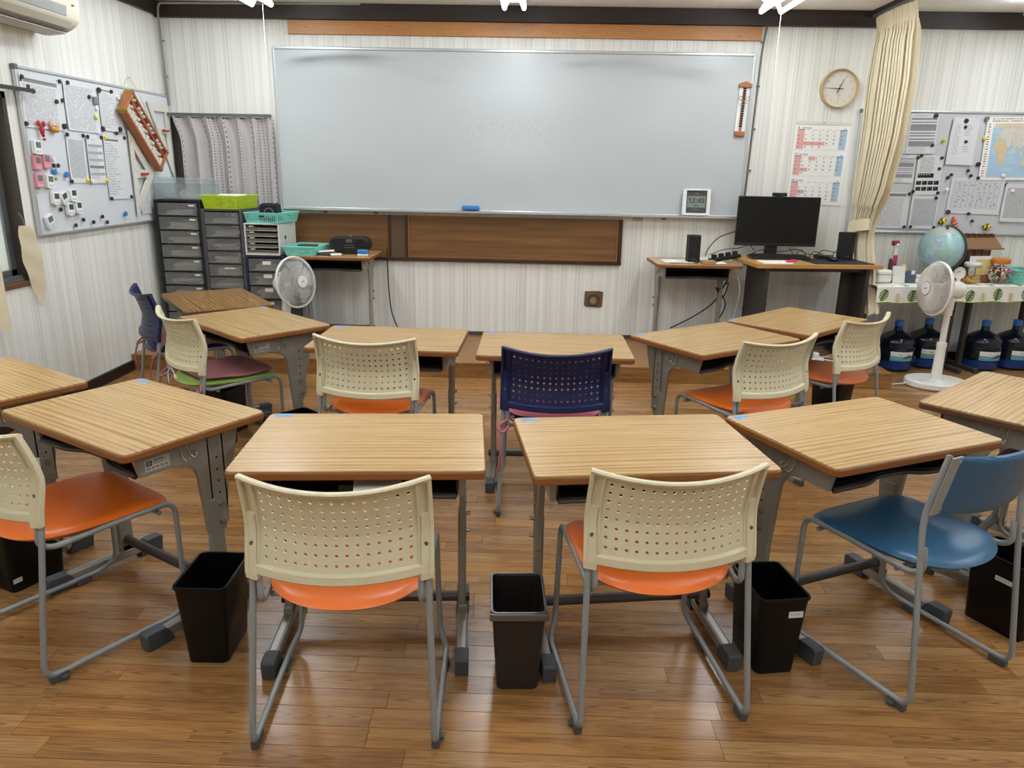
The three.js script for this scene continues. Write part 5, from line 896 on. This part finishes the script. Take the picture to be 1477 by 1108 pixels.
// ---------------------------------------------------------------- computer corner
{
  const A = 6 * D2R, o = [2.005, DAIS, -5.60], c = Math.cos(A), s = Math.sin(A);
  const t = thing('computer_table', 'brown-topped office table with dark panel legs carrying the monitor', 'table', o, A);
  const h = .708, w = .92, d = .54;
  part(t, 'table_top', extrude(roundRect(w, d, .01), .024, .003, 2, 4).rotateX(Math.PI / 2).translate(0, h - .003, 0), m.officeTop);
  for (const e of [-1, 1]) part(t, 'panel_leg', [rbox(.03, h - .03, .36, .004, e * (w / 2 - .09), (h - .03) / 2, .06), rbox(.10, h - .06, .02, .003, e * (w / 2 - .13), (h - .03) / 2, .05), rbox(.05, .03, .46, .006, e * (w / 2 - .09), .015, .03)], m.officeLeg);
  part(t, 'modesty_panel', box(w - .2, .18, .016, 0, .13, -.08), m.officeLeg); part(t, 'top_rail', box(w - .16, .03, .40, 0, h - .045, 0), m.officeLeg);
  const P = (x, z, y = h) => [o[0] + x * c + z * s, DAIS + y, o[2] - x * s + z * c];
  const mo = thing('computer_monitor', 'large black computer monitor on the office table', 'monitor', [1.837, DAIS + h, -5.80], .01);
  part(mo, 'screen_case', rbox(.612, .366, .024, .006, 0, .263, 0), m.black); part(mo, 'screen', box(.598, .336, .002, 0, .273, .0125), M(0x050505, { rough: .22 })); part(mo, 'chin', box(.604, .016, .003, 0, .092, .0125), m.blackMatte);
  part(mo, 'stand', [rbox(.09, .13, .03, .006, -.02, .07, -.02), rbox(.06, .10, .03, .006, 0, .20, -.025)], m.blackMatte); part(mo, 'stand_base', rbox(.24, .014, .19, .005, -.02, .007, -.0), m.black);
  const wc = thing('webcam', 'black webcam clipped on the top of the monitor', 'webcam', [1.830, DAIS + h + .447, -5.79]); part(wc, 'body', rbox(.108, .026, .026, .006, 0, .014, 0), m.black); part(wc, 'lens', cyl(.006, .006, .004, 14, .006, .015, .014, Math.PI / 2), m.lcdDark); part(wc, 'clip', box(.05, .02, .035, 0, -.006, -.01), m.black);
  const kb = thing('keyboard', 'black keyboard in front of the monitor', 'keyboard', [1.835, DAIS + h, -5.66], .05); part(kb, 'case', rbox(.44, .018, .135, .005, 0, .010, 0, .06), m.black);
  part(kb, 'keys', Array.from({ length: 5 * 17 }, (_, k) => box(.020, .007, .020, -.195 + (k % 17) * .0243, .022 + (Math.floor(k / 17) - 2) * -.0015 * 1, -.048 + Math.floor(k / 17) * .0235)), m.blackMatte).userData.kind = 'stuff';
  const mp = P(.19, .09); solo('mouse_pad', 'wide black mouse pad at the right of the office table', 'mouse pad', extrude(roundRect(.44, .31, .02), .003, .001, 1, 4).rotateX(-Math.PI / 2), m.blackMatte, mp, A);
  const ms = P(.185, .06, h + .004), mt = thing('computer_mouse', 'black mouse with red trim on the mouse pad', 'mouse', ms, .2); part(mt, 'shell', sph(.036, 0, .012, 0, .9, .62, 1.5, 18), m.black); part(mt, 'trim', [new THREE.TorusGeometry(.03, .0025, 6, 20).rotateX(Math.PI / 2).scale(.95, 1, 1.5).translate(0, .014, 0)], m.red); part(mt, 'wheel', cyl(.007, .007, .008, 12, 0, .034, .02, 0, 0, Math.PI / 2), m.white);
  const sp = (label, pos, turn) => { const k = thing('desktop_speaker', label, 'speaker', pos, turn, 'small black speakers'); part(k, 'cabinet', rbox(.086, .198, .10, .006, 0, .102, 0, -.03), m.blackMatte); part(k, 'grille', rbox(.078, .15, .004, .003, 0, .118, .052, -.03), m.black); part(k, 'brand_bar', box(.024, .004, .002, 0, .028, .0525), m.magnetGrey); return k; };
  sp('small black speaker on the pale desk left of the monitor', [1.183, DAIS + .674, -5.60], .02); const p2 = P(.345, -.08); sp('small black speaker at the right end of the office table', p2, .06);
  const pp = P(-.30, .17); solo('paper_sheets', 'white sheets at the left front of the office table', 'papers', [box(.20, .003, .16, 0, .002, 0), box(.20, .002, .15, .012, .005, -.006, 0, .06)], m.paper, pp, A);
  const pk = P(-.19, .19, h + .006); solo('pink_clip', 'bright pink clothes-peg clip on the white sheets', 'clip', [rbox(.075, .014, .02, .004, 0, .010, 0, 0, .5), rbox(.075, .014, .02, .004, 0, .010, .01, 0, -.3, .12)], M(0xd8356c, { rough: .4 }), pk, .2);
  const hb = P(.22, -.10), hub = thing('usb_hub', 'flat black box with cables behind the mouse', 'device', hb, .1); part(hub, 'case', rbox(.17, .026, .09, .005, 0, .014, 0), m.black); part(hub, 'cable', [cable([[-.08, .03, 0], [-.03, .06, -.02], [.05, .05, -.01], [.12, .02, .02], [.16, .03, .0], [.14, .015, -.05]], .003), cable([[.06, .03, -.03], [.10, .06, -.05], [.14, .05, -.02]], .003)], m.cableBlack);
  const dy = DAIS + .674;
  solo('paper_sheets', 'white sheets under the left speaker on the pale desk', 'papers', [box(.21, .004, .19, 0, .002, 0), box(.2, .003, .17, .02, .006, .02, 0, .1)], m.paper, [1.075, dy, -5.64], .05); solo('wooden_card_box', 'small flat brown card box at the front of the pale desk', 'box', [rbox(.095, .024, .07, .003, 0, .013, 0)], M(0xb48a58, { rough: .6 }), [1.285, dy, -5.53], .05);
  solo('paper_note', 'crumpled pale note beside the brown card box', 'paper', [box(.07, .002, .05, 0, .006, 0, .1, .3, .08), box(.05, .002, .04, .02, .004, .02, 0, -.3)], M(0xe6e8da, { rough: .8 }), [1.375, dy, -5.55]); solo('paper_note', 'folded white note standing behind the brown card box', 'paper', [box(.07, .05, .002, 0, .02, 0, .5, .2), box(.07, .04, .002, 0, .018, .02, -.7, .2)], m.paper, [1.285, dy, -5.68]);
  const ps = thing('power_strip', 'black power strip with plugs propped between the pale desk and the office table', 'power strip', [1.435, dy + .030, -5.66], .35); ps.rotation.z = .12; part(ps, 'strip', rbox(.26, .028, .045, .006, 0, 0, 0), m.black); for (let k = 0; k < 4; k++) part(ps, 'plug', rbox(.03, .028, .034, .005, -.09 + k * .06, .026, 0), m.blackMatte);
  const cab = (label, pts, r = .004, mm = m.cableBlack) => solo('computer_cable', label, 'cable', cable(pts, r), mm, [0, 0, 0], 0);
  cab('black cable rising from the pale desk to the monitor', [[1.30, .80, -5.72], [1.33, .86, -5.78], [1.42, .95, -5.84], [1.54, 1.0, -5.84]]);
  cab('thin black cable looping over the power strip', [[1.34, .83, -5.74], [1.45, .87, -5.76], [1.56, .88, -5.78], [1.66, .90, -5.83], [1.70, .86, -5.86]], .003);
  cab('black cable behind the keyboard under the monitor', [[1.62, .83, -5.72], [1.72, .87, -5.76], [1.9, .86, -5.80], [2.0, .88, -5.78], [2.08, .85, -5.74], [2.16, .85, -5.72]], .003);
  cab('thin black cable loops right of the monitor stand', [[1.95, .89, -5.80], [1.98, .84, -5.74], [2.03, .88, -5.76], [2.07, .83, -5.72], [2.12, .87, -5.74], [2.2, .84, -5.7]], .0028);
  cab('black cable hanging from the pale desk to the floor at left', [[1.50, .66, -5.74], [1.46, .56, -5.76], [1.42, .46, -5.80], [1.30, .34, -5.86], [1.12, .22, -5.92]], .0055);
  cab('black cables tangled between the pale desk and the table leg', [[1.42, .56, -5.72], [1.50, .62, -5.74], [1.47, .50, -5.76], [1.42, .58, -5.78], [1.50, .46, -5.76], [1.46, .3, -5.8]], .0045);
  cab('grey cable hanging beside the left panel leg', [[1.52, .70, -5.58], [1.545, .6, -5.56], [1.53, .45, -5.56], [1.515, .3, -5.56], [1.51, .13, -5.6]], .006, m.cableGrey);
  cab('pair of black cables hanging below the office table', [[1.72, .77, -5.60], [1.71, .66, -5.61], [1.70, .55, -5.62], [1.74, .44, -5.62], [1.77, .38, -5.63]], .0055);
  cab('curled black cable loop below the office table', [[1.69, .77, -5.62], [1.71, .6, -5.63], [1.68, .50, -5.64], [1.60, .44, -5.64], [1.72, .42, -5.66], [1.78, .48, -5.65], [1.72, .5, -5.63]], .004);
}
// ---------------------------------------------------------------- leaf-print table at the right
const TA = 10 * D2R, TO = [2.481, 0, -5.387];                           // left front corner of the cloth top, turned with the tables
const TP = (x, z, y = .672) => [TO[0] + x * Math.cos(TA) + z * Math.sin(TA), y, TO[2] - x * Math.sin(TA) + z * Math.cos(TA)];
{
  const leg = M(0x3a3733, { rough: .5 });
  for (const [x0, w, label] of [[0, .83, 'dark-legged table under the left part of the leaf-print cloth'], [.87, .58, 'dark-legged table under the right part of the leaf-print cloth']]) {
    const t = thing('side_table', label, 'table', TP(x0 + w / 2, -.17, 0), TA); part(t, 'table_top', rbox(w - .01, .02, .325, .003, 0, .655, 0), M(0x7b5c3c, { rough: .5 }));
    for (const e of [-1, 1]) { part(t, 'leg', rbox(.03, .61, .05, .006, e * (w / 2 - .05), .335, -.04), leg); part(t, 'foot', [rbox(.032, .03, .30, .006, e * (w / 2 - .05), .02, .0), rbox(.036, .036, .05, .008, e * (w / 2 - .05), .02, .135)], leg); } part(t, 'stretcher', box(w - .12, .05, .014, 0, .07, -.05), leg);
  }
  const tex = canvasTex(2048, 256, (g, w, h) => {
    g.fillStyle = '#e6e3da'; g.fillRect(0, 0, w, h); let k = 0;
    const leafA = (x, y, s, r, col) => { g.save(); g.translate(x, y); g.rotate(r); g.fillStyle = col; g.beginPath(); g.moveTo(0, -s); g.bezierCurveTo(s * .9, -s * .9, s * .95, s * .5, 0, s * .8); g.bezierCurveTo(-s * .95, s * .5, -s * .9, -s * .9, 0, -s); g.fill(); g.strokeStyle = '#e6e3da'; g.lineWidth = s * .09; for (let q = -2; q <= 2; q++) { g.beginPath(); g.moveTo(s * .18, q * s * .28 + s * .05); g.lineTo(s, q * s * .33 - s * .18); g.moveTo(-s * .18, q * s * .28 + s * .05); g.lineTo(-s, q * s * .33 - s * .18); g.stroke(); } g.strokeStyle = col; g.lineWidth = s * .08; g.beginPath(); g.moveTo(0, -s * .8); g.lineTo(0, s * 1.35); g.stroke(); g.restore(); };
    const leafB = (x, y, s, col) => { g.strokeStyle = col; g.lineWidth = s * .16; g.beginPath(); g.moveTo(x, y + s); g.lineTo(x, y - s); g.stroke(); for (let q = 0; q < 4; q++) for (const e of [-1, 1]) { g.beginPath(); g.moveTo(x, y + s * (.75 - q * .42)); g.lineTo(x + e * s * (.75 - q * .1), y + s * (.35 - q * .42)); g.stroke(); } };
    for (let x = 40; x < w; x += 230) { leafA(x, 78 + (k % 2) * 8, 52, .5 - (k % 3) * .35, '#4c6b2a'); leafB(x + 112, 92, 34, '#a9a33a'); leafA(x + 70, 178, 36, -.9, '#3f5c2b'); leafA(x + 180, 215, 30, .6, '#4c6b2a'); k++; }
  }); tex.wrapS = tex.wrapT = THREE.RepeatWrapping;
  const L = 1.455, D = .335, dr = .118, cm = M(0xffffff, { map: tex, rough: .7, side: THREE.DoubleSide });
  const profile = [[-D - .004, -.10], [-D - .004, -.01], [-D + .01, 0], [-.01, 0], [.004, -.008], [.010, -dr]], len = [0, .09, .11, .11 + D - .02, .50, .61];
  const cg = (() => { const pos = [], uv = [], idx = [], nx = 60; for (let i = 0; i <= nx; i++) { const x = -.015 + (L + .03) * i / nx; profile.forEach(([z, y], j) => { const wv = j === 5 ? .006 * Math.sin(i * 1.1) : 0; const p = TP(x, z + wv, .672 + y + (j === 5 ? .004 * Math.sin(i * .55) : 0)); pos.push(...p); uv.push(x / 2.04, (j > 2 ? .95 - (len[j] - .50) / .255 : .2 + len[j] * .5)); }); } const n = profile.length; for (let i = 0; i < nx; i++) for (let j = 0; j < n - 1; j++) { const a = i * n + j, b = a + n; idx.push(a, a + 1, b, b, a + 1, b + 1); } const g = new THREE.BufferGeometry(); g.setAttribute('position', new THREE.Float32BufferAttribute(pos, 3)); g.setAttribute('uv', new THREE.Float32BufferAttribute(uv, 2)); g.setIndex(idx); return toCreasedNormals(g, .5); })();
  const ct = thing('tablecloth', 'white tablecloth printed with green leaves over the low tables', 'tablecloth'); part(ct, 'cloth', cg, cm); part(ct, 'hem', (() => { const P = []; for (let i = 0; i <= 60; i++) { const x = -.015 + (L + .03) * i / 60; P.push(V(...TP(x, .010 + .006 * Math.sin(i * 1.1), .672 - dr + .004 * Math.sin(i * .55)))); } return sweep(P, .0025, 5); })(), M(0xc3cc5a, { rough: .8 }));
}
{ // things on the cloth
  const put = (name, label, cat, x, z, turn = 0) => thing(name, label, cat, TP(x, z, .674), TA + turn);
  let t = put('white_roll_box', 'white rounded box at the left end of the leaf-print table', 'box', .12, -.17, 0); part(t, 'body', rbox(.12, .095, .11, .02, 0, .048, 0), m.whitePlastic); part(t, 'seam', box(.122, .003, .112, 0, .062, 0), m.magnetGrey);
  t = put('tent_card', 'pale folded card standing beside the white rounded box', 'card', .225, -.13, -.1); part(t, 'front_leaf', box(.092, .125, .002, 0, .062, .014, -.18), m.greyWhite); part(t, 'back_leaf', box(.092, .125, .002, 0, .062, -.012, .18), m.greyWhite); part(t, 'top_strip', box(.094, .01, .006, 0, .120, 0), m.magnetGrey);
  t = put('blue_grey_box', 'dark blue-grey box with a white tag on the leaf-print table', 'box', .325, -.16, .05); part(t, 'body', rbox(.09, .085, .07, .004, 0, .043, 0), M(0x4a5a68, { rough: .6 })); part(t, 'tag', box(.03, .03, .002, .016, .078, .0365), m.white); part(t, 'roll', cyl(.02, .02, .06, 18, -.03, .10, -.01, 0, 0, .3), M(0xd9c08a, { rough: .8 }));
  t = put('wooden_doll', 'slim wooden doll ornament with red cap behind the blue-grey box', 'ornament', .275, -.28, 0); part(t, 'stand', rbox(.05, .16, .03, .004, 0, .08, 0), M(0x6b4a3a, { rough: .6 })); part(t, 'figure', [rbox(.03, .12, .02, .006, 0, .205, .01)], m.white); part(t, 'dress', [rbox(.036, .07, .024, .008, .004, .155, .012)], M(0xb23a5e, { rough: .5 })); part(t, 'cap', rbox(.05, .04, .04, .012, 0, .275, 0), M(0x8d3a28, { rough: .5 })); part(t, 'face', sph(.013, .004, .262, .02), m.white);
  t = put('white_dish_box', 'low white box right of the blue-grey box', 'box', .425, -.16, 0); part(t, 'body', rbox(.10, .055, .08, .008, 0, .028, 0), m.white); part(t, 'lid_line', box(.102, .002, .082, 0, .04, 0), m.magnetGrey);
  // globe
  const gtex = canvasTex(1024, 512, (g, w, h) => { g.fillStyle = '#9cc4c8'; g.fillRect(0, 0, w, h); for (let k = 0; k < 160; k++) { g.globalAlpha = .3; g.fillStyle = ['#b9d9d2', '#83adc0', '#8fb7d2', '#c4dcc8', '#a9a9cc'][k % 5]; g.beginPath(); g.ellipse(rnd() * w, rnd() * h, 20 + rnd() * 60, 8 + rnd() * 22, rnd() * 3, 0, 7); g.fill(); } g.globalAlpha = .85; drawLand(g, a => (a + 180) / 360 * w, b => (90 - b) / 180 * h, ['#a9c4ae', '#b7bdb4', '#9cc0b4', '#b2aec4'], '#6f8f88'); g.globalAlpha = .5; for (let k = 0; k < 260; k++) { g.fillStyle = ['#6f97a8', '#d9e6dc', '#7f8fa8'][k % 3]; g.fillRect(rnd() * w, rnd() * h, 2 + rnd() * 10, 2); } g.globalAlpha = 1; });
  t = put('globe', 'blue-green desk globe with dark meridian arm on the leaf-print table', 'globe', .60, -.20, 0);
  const cy = .245, R = .160; part(t, 'ball', new THREE.SphereGeometry(R, 48, 32).rotateY(1.9).rotateZ(-.41).translate(0, cy, 0), M(0xffffff, { map: gtex, rough: .25 }));
  part(t, 'meridian_arm', [0, 1].map(k => { const P = []; for (let i = 0; i <= 40; i++) { const a = Math.PI / 2 + .41 - .05 + (i / 40) * (Math.PI + .1) * 1; P.push(V(Math.cos(a - .82 + .0) * (R + .010) * -1, cy + Math.sin(a - .82) * (R + .010), k ? .006 : -.006)); } return sweep(P.map(p => V(p.x * .45 - .02 * 0, p.y, p.z + Math.sqrt(Math.max(0, (R + .010) ** 2 - (p.y - cy) ** 2 - (p.x * .45) ** 2)))), .005, 8); }), M(0x4d4a48, { rough: .4 }));
  part(t, 'pole_cap', [cyl(.010, .010, .02, 14, .066, cy + .155, 0, 0, 0, -.41)], m.brass); part(t, 'foot_stem', cyl(.014, .018, .09, 16, -.05, .055, 0, 0, 0, -.3), M(0x4d4a48, { rough: .4 })); part(t, 'base', lathe([[0, 0], [.095, 0], [.098, .008], [.06, .02], [.02, .026], [0, .026]], 36), M(0x4d4a48, { rough: .4 }));
  t = put('small_dial', 'small round clear dial gauge standing at the foot of the globe', 'gauge', .70, -.10, -.2); part(t, 'ring', new THREE.TorusGeometry(.042, .004, 8, 32).translate(0, .075, 0), m.greyWhite); part(t, 'face', cyl(.040, .040, .004, 28, 0, .075, -.003, Math.PI / 2), m.white); part(t, 'needle', box(.03, .003, .002, -.01, .085, .002, 0, 0, .5), m.black); part(t, 'stand', [rbox(.06, .012, .05, .004, 0, .006, 0), rbox(.012, .03, .012, .003, 0, .024, 0)], m.greyWhite);
  t = put('dark_box', 'tall dark brown box behind the globe', 'box', .745, -.30, .1); part(t, 'body', rbox(.12, .30, .06, .004, 0, .15, 0, 0, 0, .05), M(0x3d2a20, { rough: .5 })); part(t, 'lid', rbox(.125, .02, .065, .004, -.012, .30, 0, 0, 0, .05), M(0x34231b, { rough: .5 }));
  // miniature shrine
  t = put('miniature_shrine', 'small wooden shrine model with a sloping plank roof behind the jars', 'shrine', .92, -.26, 0); const w1 = M(0x75543a, { rough: .55 }), w2 = M(0x8d6a48, { rough: .55 });
  part(t, 'plinth', rbox(.24, .07, .16, .003, 0, .035, 0), M(0x7a4a2a, { rough: .5 })); part(t, 'wall', [box(.19, .16, .11, 0, .15, -.01)], w1); for (let k = 0; k < 4; k++) part(t, 'pillar', rbox(.012, .17, .012, .003, -.09 + k * .06, .15, .05), w1); for (let k = 0; k < 3; k++) part(t, 'door_panel', box(.045, .12, .004, -.06 + k * .06, .14, .047), w2);
  const roof = (e) => box(.31, .008, .115, 0, 0, 0).rotateX(e * .72).translate(0, .285, e * .047); for (const e of [-1, 1]) part(t, 'roof_slope', roof(e), w2);
  for (let k = 0; k < 12; k++) part(t, 'rafter', box(.008, .008, .10, -.14 + k * .0255, 0, 0).rotateX(.72).translate(0, .274, .052), w1); part(t, 'ridge_beam', rbox(.29, .014, .02, .003, 0, .328, 0), M(0x5d3a22, { rough: .5 })); for (let k = 0; k < 6; k++) part(t, 'ridge_log', cyl(.009, .009, .05, 12, -.12 + k * .048, .342, 0, Math.PI / 2), M(0x5d3a22, { rough: .5 })); part(t, 'eave_beam', rbox(.34, .012, .012, .003, 0, .247, .092), w2);
  // sweets
  const sweets = (n, R, y0, flat, cols, sd) => { seed = sd; const by = cols.map(() => []); for (let k = 0; k < n; k++) { const a = rnd() * 6.283, rr = R * Math.sqrt(rnd()) * .92, y = y0 + flat * (rnd() - .5) * 2 * Math.sqrt(Math.max(.05, 1 - (rr / R) ** 2)), tw = () => [at(new THREE.SphereGeometry(.010, 6, 5).scale(1.5, .8, .9), 0, 0, 0), at(new THREE.ConeGeometry(.007, .010, 5), .019, 0, 0, 0, 0, Math.PI / 2), at(new THREE.ConeGeometry(.007, .010, 5), -.019, 0, 0, 0, 0, -Math.PI / 2)]; const g = merge(tw()).rotateZ(rnd() * 3).rotateY(rnd() * 6).translate(Math.cos(a) * rr, y, Math.sin(a) * rr); by[k % cols.length].push(g); } return by.map(b => merge(b)); };
  const cc = [0xf0ece4, 0xb8203a, 0xd9c23a, 0x2a2a33, 0xcf6aa8, 0x7fae4a, 0xe9e4da, 0x7a3f8a];
  t = put('sweet_jar', 'round glass jar of wrapped sweets with an orange lid on the leaf-print table', 'jar', 1.04, -.12, 0);
  part(t, 'glass', lathe([[0, .003], [.06, .003], [.085, .03], [.095, .075], [.085, .12], [.062, .142], [.060, .150], [.058, .142], [.082, .119], [.092, .075], [.082, .031], [.058, .007], [0, .007]], 36), m.glass); part(t, 'lid', lathe([[0, .182], [.058, .182], [.064, .176], [.064, .148], [.058, .146], [0, .146]], 36), M(0xd07a1c, { rough: .45 }));
  const sg = thing('wrapped_sweets', 'many coloured wrapped sweets filling the round jar', 'sweets', TP(1.04, -.12, .674), 0); sg.userData.kind = 'stuff'; sweets(170, .082, .072, .056, cc, 11).forEach((g, i) => part(sg, 'sweet_pile', g, M(cc[i], { rough: .4 })).userData.kind = 'stuff');
  t = put('small_jar', 'clear jar with a white lid and yellow contents left of the sweet jar', 'jar', .80, -.10, 0); part(t, 'glass', lathe([[0, .003], [.055, .003], [.062, .03], [.060, .09], [.05, .12], [.05, .125], [.047, .12], [.057, .09], [.059, .03], [.053, .007], [0, .007]], 32), m.glass); part(t, 'lid', lathe([[0, .155], [.052, .155], [.060, .150], [.060, .125], [0, .123]], 32), m.white);
  const s2 = thing('yellow_sweets', 'yellow wrapped sweets at the bottom of the small jar', 'sweets', TP(.80, -.10, .674), 0); s2.userData.kind = 'stuff'; const c2 = [0xd9b23a, 0xc98a2a, 0xe0c860]; sweets(60, .053, .030, .020, c2, 23).forEach((g, i) => part(s2, 'sweet_pile', g, M(c2[i], { rough: .4 })).userData.kind = 'stuff');
  t = put('note_stand', 'yellow and white paper notes standing between the two jars', 'notes', .925, -.155, .05); part(t, 'white_sheet', box(.19, .17, .003, -.01, .108, -.012, -.08), m.white); part(t, 'yellow_sheet', box(.15, .115, .003, .02, .112, 0, -.08), M(0xd6c277, { rough: .75 })); part(t, 'holder', rbox(.14, .05, .05, .004, 0, .025, 0), M(0x7a4a2a, { rough: .5 }));
  t = basket('teal plastic basket on the leaf-print table at the right photo edge', m.teal, .20, .22, .10, TP(1.23, -.14, .674), TA);
}
{ // water bottles on the floor
  const lab = M(0xffffff, { rough: .4, side: THREE.DoubleSide, map: canvasTex(512, 200, (g, w, h) => {
    g.fillStyle = '#dfe3e2'; g.fillRect(0, 0, w, h); g.fillStyle = '#5c9bb5'; g.fillRect(0, 130, w, 70); g.fillStyle = '#7f9a6c'; g.fillRect(0, 92, w, 38); g.fillStyle = '#2f86b8'; g.fillRect(0, 178, w, 22);
    g.fillStyle = '#9aa6a2'; for (let k = 0; k < 7; k++) g.fillRect(40 + k * 13, 48 + (k % 2) * 3, 8, 12); g.fillStyle = '#4a5154'; for (let k = 0; k < 4; k++) { g.fillRect(160 + k * 22, 34 + k * 5, 16, 5); g.fillRect(164 + k * 22, 30 + k * 5, 5, 34 - k * 4); g.fillRect(174 + k * 20, 50, 9, 16); }
    const mt = (x, y, s) => { g.fillStyle = '#27395e'; g.beginPath(); g.moveTo(x - s, y); g.lineTo(x - s * .3, y - s * .9); g.lineTo(x, y - s * .6); g.lineTo(x + s * .3, y - s); g.lineTo(x + s, y); g.fill(); g.fillStyle = '#e8ecec'; g.beginPath(); g.moveTo(x - s * .1, y - s * .5); g.lineTo(x + s * .3, y - s); g.lineTo(x + s * .5, y - s * .6); g.fill(); };
    mt(330, 128, 50); mt(400, 110, 62); mt(470, 118, 56); g.fillStyle = '#23447c'; for (let k = 0; k < 7; k++) { g.beginPath(); g.ellipse(250 + k * 30, 150 - k * 6 + (k % 2) * 8, 14, 9, 0, 0, 7); g.fill(); } g.fillStyle = '#8fb86a'; g.fillRect(300, 150, 180, 22);
  }) });
  const skin = M(0x182230, { rough: .16, phys: { transmission: .35, thickness: 0 } }), blueB = M(0x1f3f86, { rough: .18, phys: { transmission: .3, thickness: 0 } });
  const B = [['first from the left, nearest the dais end', 2.80, -5.655], ['second from the left, half behind the fan pole', 3.085, -5.77], ['third from the left, just right of the table feet', 3.50, -5.735], ['at the right photo edge', 3.77, -5.79]];
  const t = thing('water_bottle', `large blue water bottle ${B[0][0]}`, 'water bottle', [B[0][1], 0, B[0][2]], 0, 'large water bottles under the leaf-print table');
  part(t, 'body', lathe([[0, .002], [.108, .002], [.122, .012], [.128, .03], [.128, .075], [.124, .082], [.130, .09], [.132, .15], [.128, .160], [.133, .168], [.134, .195], [.129, .203], [.132, .21], [.128, .235], [.112, .258], [.07, .282], [.036, .298], [.03, .31], [.029, .335]], 48), skin); part(t, 'lower_band', lathe([[.1285, .02], [.1300, .032], [.1300, .070], [.1285, .078]], 48), blueB);
  part(t, 'neck', cyl(.028, .029, .04, 24, 0, .335, 0), blueB); part(t, 'cap', lathe([[0, .378], [.027, .378], [.031, .373], [.031, .338], [.028, .335]], 28), M(0x2b6ab8, { rough: .35 })); part(t, 'water', cyl(.118, .118, .012, 32, 0, .196, 0), M(0x2a3d55, { rough: .2 }));
  const lg = new THREE.CylinderGeometry(.1325, .1325, .072, 24, 1, true, -.15 + .35, 1.35).translate(0, .122, 0); part(t, 'label', lg, lab, 'white and blue paper label'); t.rotation.y = -.85 - .35 + .35;
  for (const [w, x, z] of B.slice(1)) dup(t, [x, 0, z], t.rotation.y + (x - 3) * .12, `large blue water bottle ${w}`);
}
solo('hidden_floor_box', 'dark low box on the floor behind the third water bottle', 'box', [rbox(.14, .04, .10, .004, 0, .02, 0)], m.blackMatte, [3.27, 0, -5.90]);

renderer.render(scene, camera);
